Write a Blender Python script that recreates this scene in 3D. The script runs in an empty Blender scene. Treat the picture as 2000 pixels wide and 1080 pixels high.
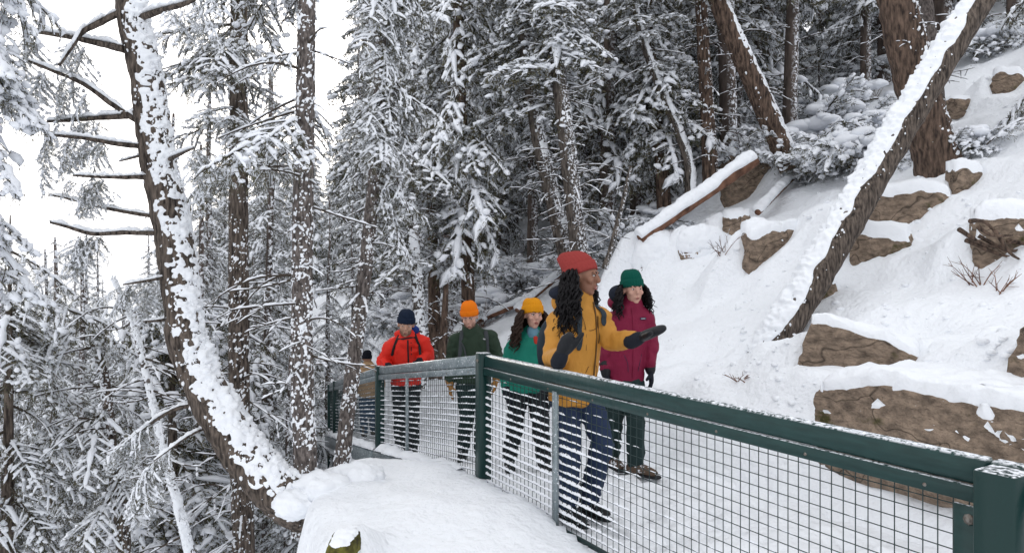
import bpy, math, random
import numpy as np
from mathutils import Vector, Matrix, Euler
R = math.radians
sc = bpy.context.scene
col = sc.collection

# ------------------------------------------------------------------ camera, sky, sun, exposure
CAMZ, F = 1.63, 1400.0
cd = bpy.data.cameras.new('camera'); cam = bpy.data.objects.new('camera', cd); col.objects.link(cam)
cam.location = (0, 0, CAMZ); cam.rotation_euler = (R(90), 0, 0)
cd.sensor_width = 36; cd.lens = F / 2000 * 36; cd.clip_end = 2000; cd.clip_start = .05
sc.camera = cam
SUN_EL, SUN_AZ = 14.0, -15.5            # the bright patch of cloud between the trunks
w = bpy.data.worlds.new('World'); sc.world = w; w.use_nodes = True
nt = w.node_tree; nt.nodes.clear()
sky = nt.nodes.new('ShaderNodeTexSky'); sky.sky_type = 'NISHITA'; sky.sun_disc = False
sky.sun_elevation = R(SUN_EL); sky.sun_rotation = R(SUN_AZ); sky.dust_density = 6; sky.air_density = 1.2
hs = nt.nodes.new('ShaderNodeHueSaturation'); hs.inputs['Saturation'].default_value = .25
mx = nt.nodes.new('ShaderNodeMix'); mx.data_type = 'RGBA'; mx.inputs['Factor'].default_value = .78
mx.inputs['B'].default_value = (11.9, 12.1, 12.6, 1)          # flat overcast cloud
bg = nt.nodes.new('ShaderNodeBackground'); bg.inputs['Strength'].default_value = .1
wo = nt.nodes.new('ShaderNodeOutputWorld')
nt.links.new(sky.outputs[0], hs.inputs['Color']); nt.links.new(hs.outputs[0], mx.inputs['A'])
nt.links.new(mx.outputs['Result'], bg.inputs['Color']); nt.links.new(bg.outputs[0], wo.inputs[0])
sl = bpy.data.lights.new('sun', 'SUN'); sl.energy = .9; sl.angle = R(14); sl.color = (1, .96, .9)
so = bpy.data.objects.new('sun', sl); col.objects.link(so)
sd = Vector((math.sin(R(SUN_AZ)) * math.cos(R(SUN_EL)), math.cos(R(SUN_AZ)) * math.cos(R(SUN_EL)), math.sin(R(SUN_EL))))
so.rotation_euler = (-sd).to_track_quat('-Z', 'Y').to_euler(); so.location = (0, 30, 30)
vs = sc.view_settings; vs.view_transform = 'Standard'; vs.look = 'None'; vs.exposure = 0.35; vs.gamma = 1; vs.use_curve_mapping = False
sc.cycles.use_denoising = True
sc.cycles.max_bounces = 8; sc.cycles.diffuse_bounces = 6

def P(px, py, d):
    "point seen at photo pixel px,py (2000 wide) at distance d along the view"
    return np.array(((px - 1000) / F * d, d, CAMZ - (py - 540) / F * d))

# ------------------------------------------------------------------ numpy noise
def _h(ix, iy, iz, seed):
    n = (ix * 374761393 + iy * 668265263 + iz * 2147483647 + seed * 974634777).astype(np.int64) & 0xffffffff
    n = ((n ^ (n >> 13)) * 1274126177) & 0xffffffff
    n = ((n ^ (n >> 16)) * 2246822519) & 0xffffffff
    return ((n ^ (n >> 15)) & 0xffffff) / float(0xffffff)
def vnoise(p, seed=0):
    p = np.asarray(p, float); i = np.floor(p).astype(np.int64); f = p - i; f = f * f * (3 - 2 * f)
    x, y, z = i[..., 0], i[..., 1], i[..., 2]; fx, fy, fz = f[..., 0], f[..., 1], f[..., 2]
    def c(a, b, d): return _h(x + a, y + b, z + d, seed)
    a = c(0,0,0)*(1-fx)+c(1,0,0)*fx; b = c(0,1,0)*(1-fx)+c(1,1,0)*fx
    d = c(0,0,1)*(1-fx)+c(1,0,1)*fx; e = c(0,1,1)*(1-fx)+c(1,1,1)*fx
    return ((a*(1-fy)+b*fy)*(1-fz)+(d*(1-fy)+e*fy)*fz)*2-1
def fbm(p, oct=4, seed=0):
    p = np.asarray(p, float); t = 0; a = 1; s = 0
    for k in range(oct):
        t = t + a * vnoise(p * 2**k + k*17.3, seed + k); s += a; a *= .5
    return t / s
def smooth(a, b, x):
    t = np.clip((x - a) / (b - a), 0, 1); return t * t * (3 - 2 * t)

# ------------------------------------------------------------------ mesh helpers
def mesh_np(name, V, Fc, mat, smoothed=True, midx=None):
    V = np.asarray(V, np.float32); Fc = np.asarray(Fc, np.int32)
    m = bpy.data.meshes.new(name); k = Fc.shape[1]
    m.vertices.add(len(V)); m.vertices.foreach_set('co', V.ravel())
    m.loops.add(Fc.size); m.loops.foreach_set('vertex_index', Fc.ravel())
    m.polygons.add(len(Fc)); m.polygons.foreach_set('loop_start', np.arange(0, Fc.size, k, dtype=np.int32))
    if smoothed: m.polygons.foreach_set('use_smooth', np.ones(len(Fc), bool))
    for q in (mat if isinstance(mat, (list, tuple)) else [mat]): m.materials.append(q)
    if midx is not None: m.polygons.foreach_set('material_index', np.asarray(midx, np.int32))
    m.update(calc_edges=True); m.validate(); return m
def link(name, mesh, parent=None, loc=None):
    o = bpy.data.objects.new(name, mesh); col.objects.link(o)
    if parent is not None: o.parent = parent
    if loc is not None: o.location = loc
    if name in ('snow_load', 'twigs', 'trunk_snow', 'stubble', 'snow_cap', 'edge_snow'): o['kind'] = 'stuff'      # many small pieces that nobody could pick apart
    return o
def thing(name, label, cat, loc=(0, 0, 0), group=None):
    o = bpy.data.objects.new(name, None); col.objects.link(o); o.location = loc; o.empty_display_size = .1
    return tag(o, label, cat, group)
def tag(o, label=None, cat=None, group=None, kind=None):
    if label: o['label'] = label
    if cat: o['category'] = cat
    if group: o['group'] = group
    if kind: o['kind'] = kind
    return o
class Acc:
    "collects vertices and triangles"
    def __init__(s): s.V = []; s.F = []; s.n = 0
    def add(s, V, Fc):
        V = np.asarray(V, float); Fc = np.asarray(Fc, np.int64)
        if Fc.shape[1] == 4: Fc = np.vstack([Fc[:, [0, 1, 2]], Fc[:, [0, 2, 3]]])
        s.V.append(V); s.F.append(Fc + s.n); s.n += len(V); return s
    def get(s): return (np.vstack(s.V), np.vstack(s.F)) if s.V else (np.zeros((0, 3)), np.zeros((0, 3), np.int64))
    def build(s, name, mat, parent=None, smoothed=True, loc=(0, 0, 0)):
        V, Fc = s.get(); V = V - np.array(loc) if False else V
        return link(name, mesh_np(name, V, Fc, mat, smoothed), parent)
def nrm(v):
    v = np.asarray(v, float); return v / np.maximum(np.linalg.norm(v, axis=-1, keepdims=True), 1e-9)
def resample(pts, rad, n):
    "Catmull-Rom through points, with values"
    pts = np.asarray(pts, float); rad = np.asarray(rad, float)
    k = len(pts); seg = np.r_[0, np.cumsum(np.linalg.norm(np.diff(pts, axis=0), axis=1))]
    t = np.linspace(0, seg[-1], n); out = np.zeros((n, 3)); i = np.clip(np.searchsorted(seg, t, 'right') - 1, 0, k - 2)
    u = ((t - seg[i]) / (seg[i + 1] - seg[i]))[:, None]
    p0 = pts[np.maximum(i - 1, 0)]; p1 = pts[i]; p2 = pts[i + 1]; p3 = pts[np.minimum(i + 2, k - 1)]
    out = .5 * (2*p1 + (p2 - p0)*u + (2*p0 - 5*p1 + 4*p2 - p3)*u**2 + (3*p1 - p0 - 3*p2 + p3)*u**3)
    return out, np.interp(t, seg, rad)
def frames(pts, ref=(0, 0, 1)):
    T = np.gradient(pts, axis=0); T = nrm(T)
    ref = np.array(ref, float)
    A = np.cross(T, ref); bad = np.linalg.norm(A, axis=1) < .05
    A[bad] = np.cross(T[bad], np.array((0, 1., 0))); A = nrm(A); B = nrm(np.cross(A, T))
    return T, A, B
def grid_faces(n, m, wrap=True):
    i = np.arange(n - 1)[:, None]; j = np.arange(m if wrap else m - 1)[None, :]; j2 = (j + 1) % m
    return np.stack([(i*m + j), (i*m + j2), ((i+1)*m + j2), ((i+1)*m + j)], -1).reshape(-1, 4)
def tube(pts, rad, seg=8, cap=True, ref=(0, 0, 1), jit=0, seed=0):
    pts = np.asarray(pts, float); rad = np.broadcast_to(np.asarray(rad, float), (len(pts),))
    T, A, B = frames(pts, ref); th = np.arange(seg) / seg * 2 * np.pi
    V = pts[:, None] + rad[:, None, None] * (A[:, None] * np.cos(th)[None, :, None] + B[:, None] * np.sin(th)[None, :, None])
    if jit: V += (V - pts[:, None]) * (fbm(V.reshape(-1, 3) * jit[1], 3, seed).reshape(len(pts), seg, 1) * jit[0])
    V = V.reshape(-1, 3); Fq = grid_faces(len(pts), seg); Fq = np.vstack([Fq[:, [0, 2, 1]], Fq[:, [0, 3, 2]]])
    if cap:
        n = len(V); V = np.vstack([V, pts[0], pts[-1]]); j = np.arange(seg); k = (j + 1) % seg; b = (len(pts) - 1) * seg
        Fq = np.vstack([Fq, np.stack([np.full(seg, n), j, k], 1), np.stack([np.full(seg, n + 1), b + k, b + j], 1)])
    return V, Fq
def bolster(pts, rmax, seg=6, rs=None, gaps=.3, flat=.85, step=None, up=.55):
    "lumpy snow lying along a twig"
    n = len(pts); T, A, B = frames(pts); u = np.linspace(0, 1, n)
    r = rmax * np.clip(rs.uniform(.35, 1.15, n) - (rs.rand(n) < gaps) * .9, .04, 2) * np.minimum(1, 6 * np.minimum(u + .06, 1.06 - u))
    if n > 24: r = np.convolve(np.pad(r, 2, 'edge'), (.1, .25, .3, .25, .1), 'valid')
    A = nrm(A * np.array((1, 1, .2))); Z = np.array((0, 0, 1.)); th = np.arange(seg) / seg * 2 * np.pi
    cs = np.cos(th) * 1.25; sn = np.where(np.sin(th) < 0, np.sin(th) * .45, np.sin(th)) * flat
    c = pts + Z * (r * up)[:, None]
    k = r[:, None] * rs.uniform(.8, 1.2, (n, seg))
    V = c[:, None] + A[:, None] * (cs[None] * k)[..., None] + Z * (sn[None] * k)[..., None]
    Fq = grid_faces(n, seg); return V.reshape(-1, 3), np.vstack([Fq[:, [0, 2, 1]], Fq[:, [0, 3, 2]]])
_ico = {}
def ico(s):
    if s not in _ico:
        import bmesh
        bm = bmesh.new(); bmesh.ops.create_icosphere(bm, subdivisions=s, radius=1)
        V = np.array([v.co[:] for v in bm.verts]); bm.verts.index_update()
        Fc = np.array([[v.index for v in f.verts] for f in bm.faces]); bm.free(); _ico[s] = (V, Fc)
    return _ico[s]
def lumps(C, S, rs, sub=1, jit=.18):
    V, Fc = ico(sub); n = len(C); S = np.asarray(S, float)
    if S.ndim == 1: S = np.repeat(S[:, None], 3, 1)
    W = V[None] * (1 + rs.uniform(-jit, jit, (n, len(V), 1))) * S[:, None] + np.asarray(C)[:, None]
    return W.reshape(-1, 3), (Fc[None] + (np.arange(n) * len(V))[:, None, None]).reshape(-1, 3)
def bar(p0, p1, wd, ht, ch=.004, up=(0, 0, 1)):
    "bevelled beam between two points"
    p0 = np.array(p0, float); p1 = np.array(p1, float); t = nrm(p1 - p0); a = np.cross(t, up)
    a = nrm(a) if np.linalg.norm(a) > .01 else np.array((1., 0, 0)); b = nrm(np.cross(a, t)); x, y = wd/2, ht/2
    pr = [(-x+ch,-y),(x-ch,-y),(x,-y+ch),(x,y-ch),(x-ch,y),(-x+ch,y),(-x,y-ch),(-x,-y+ch)]
    V = []
    for p, ins in ((p0, ch), (p0 + t*ch, 0), (p1 - t*ch, 0), (p1, ch)):
        for q in pr: V.append(p + a * (q[0] * (1 - ins/x)) + b * (q[1] * (1 - ins/y)))
    V = np.array(V); Fq = grid_faces(4, 8); Fq = np.vstack([Fq[:, [0, 2, 1]], Fq[:, [0, 3, 2]]])
    e = np.array([[0, i, i+1] for i in range(1, 7)]); return V, np.vstack([Fq, e, e[:, ::-1] + 24])

# ------------------------------------------------------------------ materials
def mat(name, colr, rough=.7, bump=None, var=None, metal=0, spec=.3, coat=0):
    m = bpy.data.materials.new(name); m.use_nodes = True; t = m.node_tree; b = t.nodes['Principled BSDF']
    b.inputs['Base Color'].default_value = (*colr, 1); b.inputs['Roughness'].default_value = rough
    b.inputs['Metallic'].default_value = metal; b.inputs['Specular IOR Level'].default_value = spec; b.inputs['Coat Weight'].default_value = coat
    tc = t.nodes.new('ShaderNodeTexCoord'); m['tc'] = tc.name; out = tc.outputs['Object']
    if var:                                   # (colour2, scale, stretch, contrast)
        c2, s, st, ct = var
        mp = t.nodes.new('ShaderNodeMapping'); mp.inputs['Scale'].default_value = st; t.links.new(out, mp.inputs[0])
        n = t.nodes.new('ShaderNodeTexNoise'); n.inputs['Scale'].default_value = s; n.inputs['Detail'].default_value = 6; t.links.new(mp.outputs[0], n.inputs[0])
        rp = t.nodes.new('ShaderNodeValToRGB'); rp.color_ramp.elements[0].position = .5 - ct; rp.color_ramp.elements[1].position = .5 + ct
        rp.color_ramp.elements[0].color = (*colr, 1); rp.color_ramp.elements[1].color = (*c2, 1)
        t.links.new(n.outputs[0], rp.inputs[0]); t.links.new(rp.outputs[0], b.inputs['Base Color'])
    if bump:                                  # (scale, stretch, distance)
        s, st, ds = bump
        mp = t.nodes.new('ShaderNodeMapping'); mp.inputs['Scale'].default_value = st; t.links.new(out, mp.inputs[0])
        n = t.nodes.new('ShaderNodeTexNoise'); n.inputs['Scale'].default_value = s; n.inputs['Detail'].default_value = 5; t.links.new(mp.outputs[0], n.inputs[0])
        bp = t.nodes.new('ShaderNodeBump'); bp.inputs['Distance'].default_value = ds; bp.inputs['Strength'].default_value = 1
        t.links.new(n.outputs[0], bp.inputs['Height']); t.links.new(bp.outputs[0], b.inputs['Normal'])
    return m
def base_link(m):
    b = m.node_tree.nodes['Principled BSDF']; i = b.inputs['Base Color']
    return b, (i.links[0].from_socket if i.links else None)
def frost(m, scale, lo, hi, nz=None, nx=None, colr=(.86, .88, .92)):
    "specks of stuck snow: noise above a threshold, on faces that look up (nz) or to the windward side (nx)"
    t = m.node_tree; b, src = base_link(m); tc = t.nodes[m['tc']]
    n = t.nodes.new('ShaderNodeTexNoise'); n.inputs['Scale'].default_value = scale; n.inputs['Detail'].default_value = 4; n.inputs['Roughness'].default_value = .6
    t.links.new(tc.outputs['Object'], n.inputs[0])
    mr = t.nodes.new('ShaderNodeMapRange'); mr.inputs['From Min'].default_value = lo; mr.inputs['From Max'].default_value = hi; t.links.new(n.outputs[0], mr.inputs[0])
    fac = mr.outputs[0]
    for ax, v in (('Z', nz), ('X', nx)):
        if v is None: continue
        g = t.nodes.new('ShaderNodeNewGeometry'); sx = t.nodes.new('ShaderNodeSeparateXYZ'); t.links.new(g.outputs['Normal'], sx.inputs[0])
        r2 = t.nodes.new('ShaderNodeMapRange'); r2.inputs['From Min'].default_value = v[0]; r2.inputs['From Max'].default_value = v[1]; t.links.new(sx.outputs[ax], r2.inputs[0])
        mu = t.nodes.new('ShaderNodeMath'); mu.operation = 'MULTIPLY'; t.links.new(fac, mu.inputs[0]); t.links.new(r2.outputs[0], mu.inputs[1]); fac = mu.outputs[0]
    x = t.nodes.new('ShaderNodeMix'); x.data_type = 'RGBA'; t.links.new(fac, x.inputs['Factor'])
    if src is not None: t.links.new(src, x.inputs['A'])
    else: x.inputs['A'].default_value = b.inputs['Base Color'].default_value
    x.inputs['B'].default_value = (*colr, 1); t.links.new(x.outputs['Result'], b.inputs['Base Color'])
    mg = t.nodes.new('ShaderNodeMix'); mg.inputs['A'].default_value = b.inputs['Metallic'].default_value; mg.inputs['B'].default_value = 0
    t.links.new(fac, mg.inputs['Factor']); t.links.new(mg.outputs[0], b.inputs['Metallic'])
    mr2 = t.nodes.new('ShaderNodeMix'); mr2.inputs['A'].default_value = b.inputs['Roughness'].default_value; mr2.inputs['B'].default_value = .8
    t.links.new(fac, mr2.inputs['Factor']); t.links.new(mr2.outputs[0], b.inputs['Roughness'])
    return m
SNOWC = (.87, .89, .92)
M = {}
M['snow'] = mat('snow', SNOWC, .75, (9, (1, 1, 1), .03), None, 0, .15)
M['ground_snow'] = mat('ground_snow', SNOWC, .75, (17, (1, 1, 1), .028), None, 0, .15)
M['tree_snow'] = mat('tree_snow', (.85, .87, .91), .8, None, None, 0, .1)
M['bark'] = mat('bark', (.022, .018, .016), .9, (38, (1, 1, .22), .04), ((.15, .125, .105), 30, (1, 1, .22), .15))
frost(M['bark'], 34, .53, .58, None, (-.35, .25))

M['bark_big'] = mat('bark_big', (.028, .019, .015), .9, (34, (1, 1, .22), .05), ((.17, .115, .085), 26, (1, 1, .2), .15))
frost(M['bark_big'], 26, .66, .70, None, (.3, .7))
M['bark_near'] = mat('bark_near', (.025, .019, .016), .9, (48, (1, 1, .2), .04), ((.17, .135, .11), 44, (1, 1, .2), .15))
M['bark_pink'] = mat('bark_pink', (.045, .037, .034), .9, (60, (1, 1, .3), .025), ((.20, .17, .155), 56, (1, 1, .35), .15))
M['bark_far'] = mat('bark_far', (.045, .035, .03), .9, None, ((.13, .10, .085), 9, (1, 1, .3), .16))
frost(M['bark_far'], 20, .50, .56, None, (-.4, .4))
M['twig'] = mat('twig', (.06, .047, .036), .9)
M['log'] = mat('log', (.07, .035, .024), .9, (16, (1, 1, 1), .03), ((.24, .12, .075), 9, (1, 1, .3), .16))
def needle(name, c1, c2):
    m = mat(name, c1, .75, None, None, 0, .2); t = m.node_tree; b = t.nodes['Principled BSDF']
    g = t.nodes.new('ShaderNodeNewGeometry'); rp = t.nodes.new('ShaderNodeValToRGB')
    rp.color_ramp.elements[0].color = (*c1, 1); rp.color_ramp.elements[1].color = (*c2, 1); rp.color_ramp.elements[1].position = .79
    e_ = rp.color_ramp.elements.new(.83); e_.color = (.55, .57, .6, 1)      # needles dusted with snow
    t.links.new(g.outputs['Random Per Island'], rp.inputs[0]); t.links.new(rp.outputs[0], b.inputs['Base Color']); return m
M['needle'] = needle('needle', (.034, .039, .019), (.16, .142, .085))
M['needle_far'] = needle('needle_far', (.044, .049, .030), (.165, .15, .105))
M['rock'] = mat('rock', (.13, .098, .074), .88, (20, (1, 1, 1.5), .08), ((.38, .285, .21), 11, (1, 1, 1.7), .2))
def mossy(m):
    t = m.node_tree; b, src = base_link(m); tc = t.nodes[m['tc']]                      # dark cracks
    nz = t.nodes.new('ShaderNodeTexNoise'); nz.inputs['Scale'].default_value = 3; t.links.new(tc.outputs['Object'], nz.inputs[0])
    va = t.nodes.new('ShaderNodeVectorMath'); va.operation = 'MULTIPLY_ADD'; va.inputs[1].default_value = (.5, .5, .5); t.links.new(nz.outputs['Color'], va.inputs[0]); t.links.new(tc.outputs['Object'], va.inputs[2])
    mp = t.nodes.new('ShaderNodeMapping'); mp.inputs['Scale'].default_value = (.8, .8, 1.9); t.links.new(va.outputs[0], mp.inputs[0])
    vo = t.nodes.new('ShaderNodeTexVoronoi'); vo.feature = 'DISTANCE_TO_EDGE'; vo.inputs['Scale'].default_value = .85; t.links.new(mp.outputs[0], vo.inputs[0])
    mr = t.nodes.new('ShaderNodeMapRange'); mr.inputs['From Min'].default_value = .001; mr.inputs['From Max'].default_value = .010; mr.inputs['To Min'].default_value = .35; t.links.new(vo.outputs['Distance'], mr.inputs[0])
    mu = t.nodes.new('ShaderNodeMix'); mu.data_type = 'RGBA'; mu.blend_type = 'MULTIPLY'; mu.inputs['Factor'].default_value = 1; t.links.new(src, mu.inputs['A']); t.links.new(mr.outputs[0], mu.inputs['B']); t.links.new(mu.outputs['Result'], b.inputs['Base Color'])
    frost(m, 3.1, .60, .68, None, None, (.07, .065, .02)); frost(m, 30, .67, .70, (.25, .7), None); return m
mossy(M['rock'])
M['moss'] = mat('moss', (.035, .03, .012), .95, (40, (1, 1, 1), .03), ((.16, .15, .03), 22, (1, 1, 1), .15))
M['green_paint'] = frost(mat('green_paint', (.003, .024, .022), .3, (14, (1, 1, 1), .004), ((.010, .045, .042), 9, (1, 1, 6), .25), 0, .36, 0), 60, .40, .54, (.6, .9))
M['post_paint'] = frost(mat('post_paint', (.003, .026, .024), .33, (14, (1, 1, 1), .004), None, 0, .32, 0), 60, .42, .56, (.6, .9))
M['steel'] = mat('steel', (.30, .34, .36), .38, (50, (1, 1, 1), .001), ((.16, .2, .21), 11, (1, 1, 1), .2), .65, .5)
frost(M['steel'], 60, .60, .66, None, None)
M['wire'] = mat('wire', (.012, .03, .03), .5, None, None, 0, .4)
M['bolt'] = mat('bolt', (.25, .24, .22), .45, None, ((.12, .09, .07), 80, (1, 1, 1), .2), .7)
M['black'] = mat('black', (.008, .008, .010), .6)

# ------------------------------------------------------------------ the lie of the land
FL = np.array([(4.3, -2.6), (1.52, 2.20), (-.21, 5.26), (-1.44, 7.8), (-2.88, 11.7), (-4.9, 17), (-8.5, 24), (-22, 48), (-60, 130), (-200, 432)], float)   # line of the railing
FZ = np.array([.0, .0, .0, -.41, -1.14, -2.1, -3.2, -6, -8, -8])          # deck height along it
FT = np.r_[0, np.cumsum(np.linalg.norm(np.diff(FL, axis=0), axis=1))]
def st(x, y):
    x = np.asarray(x, float); y = np.asarray(y, float); best = np.full(x.shape, 1e9); S = np.zeros(x.shape); Tt = np.zeros(x.shape)
    for i in range(len(FL) - 1):
        a = FL[i]; d = FL[i+1] - a; L = np.linalg.norm(d); d = d / L
        u = (x - a[0]) * d[0] + (y - a[1]) * d[1]; uc = np.clip(u, 0 if i else -50, L)
        qx = x - a[0] - d[0]*uc; qy = y - a[1] - d[1]*uc; dist = np.hypot(qx, qy); side = np.sign(qx * d[1] - qy * d[0])
        k = dist < best; best = np.where(k, dist, best); S = np.where(k, dist * side, S); Tt = np.where(k, FT[i] + uc, Tt)
    return S, Tt
def deck_z(t): return np.interp(t, FT, FZ)
def terrain(x, y, detail=True):
    x = np.asarray(x, float); y = np.asarray(y, float); s, t = st(x, y); dz = deck_z(t)
    p = np.stack([x, y, 0*x], -1)
    wob = .35 * vnoise(p * .45, 5) * smooth(2.2, 4, s)
    hill = np.interp(s + wob, [1.8, 2.25, 3, 3.8, 7.6, 12.1, 30, 60, 120], [.20, .50, .78, 1.15, 3.2, 5.6, 15, 26, 40])
    k = smooth(1.7, 2.3 + .5 * smooth(8, 14, y), s); zr = (dz - .12) * (1 - k) + np.maximum(hill, dz) * k
    q = -s
    drop = np.interp(q, [0, .35, 1, 2.2, 4, 8, 15, 25, 40, 70, 110, 200], [.55, .95, 1.7, 3.2, 4.8, 7.5, 11, 12.5, 10, 5, 2, 2])
    zl = dz * np.clip(1 - q / 30, 0, 1) - drop
    xe = np.interp(y, [0, 3, 4, 5, 5.7, 6.1, 6.5], [-1.0, -1.0, -1.18, -1.42, -1.5, -1.25, -.7]) + .08 * vnoise(p * 3, 9)
    mound = .10 + .11 * np.exp(-((x + .5)**2 / .5 + (y - 4.6)**2 / .8)) + .05 * fbm(p * 1.8, 3, 15) + .025 * np.abs(vnoise(p * 6, 16)) - .10 * smooth(-.2, .7, x + (5.26 - y) * -.56 + .1) 
    ke = smooth(xe - .38, xe + .12, x) * (1 - smooth(6.0, 6.7, y + .25 * vnoise(p * 2, 4)))
    ke = ke * (y < 7)
    zl = np.maximum(zl, zl * (1 - ke) + mound * ke)
    z = np.where(s > 0, zr, zl)
    for (cx, cy, ex, ey, rz, top) in BUMPS:                       # snow drifted over and behind each rock
        lx = (x - cx) * math.cos(rz) + (y - cy) * math.sin(rz); ly = -(x - cx) * math.sin(rz) + (y - cy) * math.cos(rz)
        k = smooth(2.7, .8, np.abs(lx) / ex + .25 * vnoise(p * 2.5, 6)) * smooth(-.15 * ey, .45 * ey, ly + .2 * ey * vnoise(p * 4, 8)) * smooth(4.5, 1.5, ly / ey)
        z = z + k * np.maximum(0, top - z)
    if detail:
        a = .3 + .7 * smooth(1.9, 2.6, s); far = smooth(18, 40, np.hypot(x, y))
        z = z + a * (.10 * fbm(p * .9, 3, 1) + .05 * fbm(p * 2.7, 3, 2)) + .012 * fbm(p * 9, 2, 3) * (1 - far) + far * 1.2 * fbm(p * .09, 3, 7)
        # snow lies in small rounded ledges on the slope
        lg = smooth(2.1, 2.7, s) * (1 - far) * smooth(60, 20, y)
        z = z + lg * .10 * (np.abs(fbm(p * np.array((1.1, 1.1, 1)) + 3, 3, 11)) * -1.6 + .4)
        tq = z / .62 + .9 * fbm(p * .55, 2, 17); fr_ = tq - np.floor(tq); z = z + lg * .17 * (smooth(.25, .75, fr_) - fr_) * smooth(2.3, 3.4, s)
        z = z + lg * (.030 * np.abs(vnoise(p * 7, 12)) * smooth(-.3, .3, vnoise(p * 1.4, 13)) + .016 * fbm(p * 15, 2, 14))
    return z
BUMPS = []
def gz(x, y): return float(terrain(np.array([x]), np.array([y]))[0])
def hit(px, py, d0=2.5, d1=60):
    d = np.linspace(d0, d1, 1600); q = np.stack([(px - 1000) / F * d, d, CAMZ - (py - 540) / F * d], 1)
    under = q[:, 2] < terrain(q[:, 0], q[:, 1]); i = int(np.argmax(under)); return (q[i], d[i]) if under.any() else (q[-1], d[-1])
def axis(a, b, step, lo, hi, g=1.13):
    mid = list(np.arange(a, b, step)); s = step; v = mid[-1]
    while v < hi: s *= g; v += s; mid.append(v)
    s = step; v = a
    while v > lo: s *= g; v -= s; mid.insert(0, v)
    return np.array(mid)
# ------------------------------------------------------------------ rocks in the slope (their drifts shape the ground)
def vnormals(V, Fc):
    n = np.cross(V[Fc[:, 1]] - V[Fc[:, 0]], V[Fc[:, 2]] - V[Fc[:, 0]]); N = np.zeros_like(V)
    for k in range(3): np.add.at(N, Fc[:, k], n)
    return nrm(N)
ROCKS = []
def rock(*a, **k): ROCKS.append((a, k)); c, ext = np.array(a[2]), a[3]; BUMPS_NEW.append((c[0], c[1], ext[0], ext[1], a[4] if len(a) > 4 else 0, c[2] + ext[2] * .9))
BUMPS_NEW = []
def build_rock(name, label, c, ext, rz=0, seed=0, sub=5, cap=.09, thr=.35, power=5, rough=.16, cat='rock', tilt=0, capon=True):
    V, Fc = ico(sub); e = np.array(ext); V = V / ((np.abs(V)**power).sum(1)**(1 / power))[:, None]
    q = V * e; sc0 = 1 / max(ext)
    V = q * (1 + rough * fbm(q * 2.2 * sc0 * 1.2 + seed * 3.7, 4, seed)[:, None])
    V += nrm(q) * (np.round(fbm(q * 3.0 * sc0 + seed, 2, seed + 5) * 4) / 4 * .12 * min(ext))[:, None]      # broken faces
    rp = np.random.RandomState(seed)
    for k in range(11 if thr > 0 else 0):                                                                                          # split planes
        n_ = nrm(rp.normal(size=3) * np.array((1, 1.2, .7))); V -= n_ * np.maximum(0, V @ n_ - (V @ n_).max() * rp.uniform(.78, .95))[:, None] * .93
    V += nrm(q) * (fbm(q * 12, 4, seed + 9) * .018)[:, None]
    crk = np.abs(vnoise(q * np.array((1.2, 1.2, 2.4)) * 1.6 + seed, seed + 20)); V -= nrm(q) * (.035 * np.clip(1 - crk / .05, 0, 1) * min(1, min(ext) * 2.4))[:, None]
    rm = np.array(Matrix.Rotation(rz, 3, 'Z') @ Matrix.Rotation(tilt, 3, 'Y')); V = V @ rm.T
    o = thing(name, label, cat, tuple(c)); link('stone', mesh_np('stone', V, Fc, M['rock']), o)
    if name == 'mossy_stone': o.children[0].data.materials[0] = M['moss']
    if capon:
        N = vnormals(V, Fc); k = smooth(thr - .22, thr + .25, N[:, 2] + .14 * fbm(V * 5, 3, seed + 3)); Vs = V.copy()
        lift = cap * (.8 + .5 * fbm(V * 3.2, 3, seed + 4)) + .02 * np.abs(vnoise(V * 11, seed + 6))
        Vs = Vs * (.955) + np.array((0, 0, 1.)) * (k * (lift + .05 * e[2]) )[:, None] + N * (k * cap * .35)[:, None]
        keep = (k[Fc].max(1) > .01); Fk = Fc[keep]; link('snow_cap', mesh_np('snow_cap', Vs, Fk, M['snow']), o)
    return o
def rock_at(px0, px1, pt, pb, label, seed, rz=0., name='rock', deep=.5, over=1.12, **kw):
    q, d = hit((px0 + px1) / 2, pb - .4 * (pb - pt)); wd = (px1 - px0) / F * d / 2; h = (pb - pt) / F * d / 2; dp = max(.12, wd * deep)
    return rock(name, label, q + np.array((0, dp * .95, h * .25)), (wd * over, dp, h * 1.75), rz, seed, **kw)
def rock_px(px0, px1, pt, pb, label, seed, rz=0., name='rock', deep=.5, **kw):
    q, d = hit((px0 + px1) / 2, pb + 4); d += .22; wd = (px1 - px0) / F * d / 2; c = P((px0 + px1) / 2, (pt + pb) / 2, d)
    return rock(name, label, c, (wd, max(.15, wd * deep), (pb - pt) / F * d / 2 * 1.25), rz, seed, **kw)
rock('boulder', 'long brown sandstone ledge behind the near railing, snow on top', (3.0, 4.50, .56), (1.20, .46, .35), R(-58), 3, 6, .08, .38, 8, .06)
rock('boulder', 'tall brown boulder cut off by the right edge of the picture', (3.75, 4.15, 1.02), (.62, .5, .40), R(-55), 8, 5, .07, .5, 6, .10)
rock_px(1572, 1780, 662, 772, 'wedge-shaped brown sandstone block poking out of the snow above the ledge', 5, R(-30), deep=.45, sub=5, cap=.05, thr=.5, tilt=R(14), power=8, rough=.07)
rock_at(1690, 1885, 395, 455, 'low brown mossy rock band below the massive trunk', 7, R(-8), sub=5, cap=.09, thr=.5)
rock_at(1462, 1575, 470, 535, 'brown rock under a thick snow shelf left of the leaning log', 9, R(10), sub=5, cap=.10, thr=.5)
rock_at(1680, 1790, 470, 520, 'small snow-capped stone tucked beside the leaning log', 10, R(-15), sub=4, cap=.09, thr=.5)
rock_at(1420, 1540, 325, 405, 'shadowed brown overhang beneath the snowy bank bushes', 12, 0, sub=5, cap=.10, thr=.5)
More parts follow.
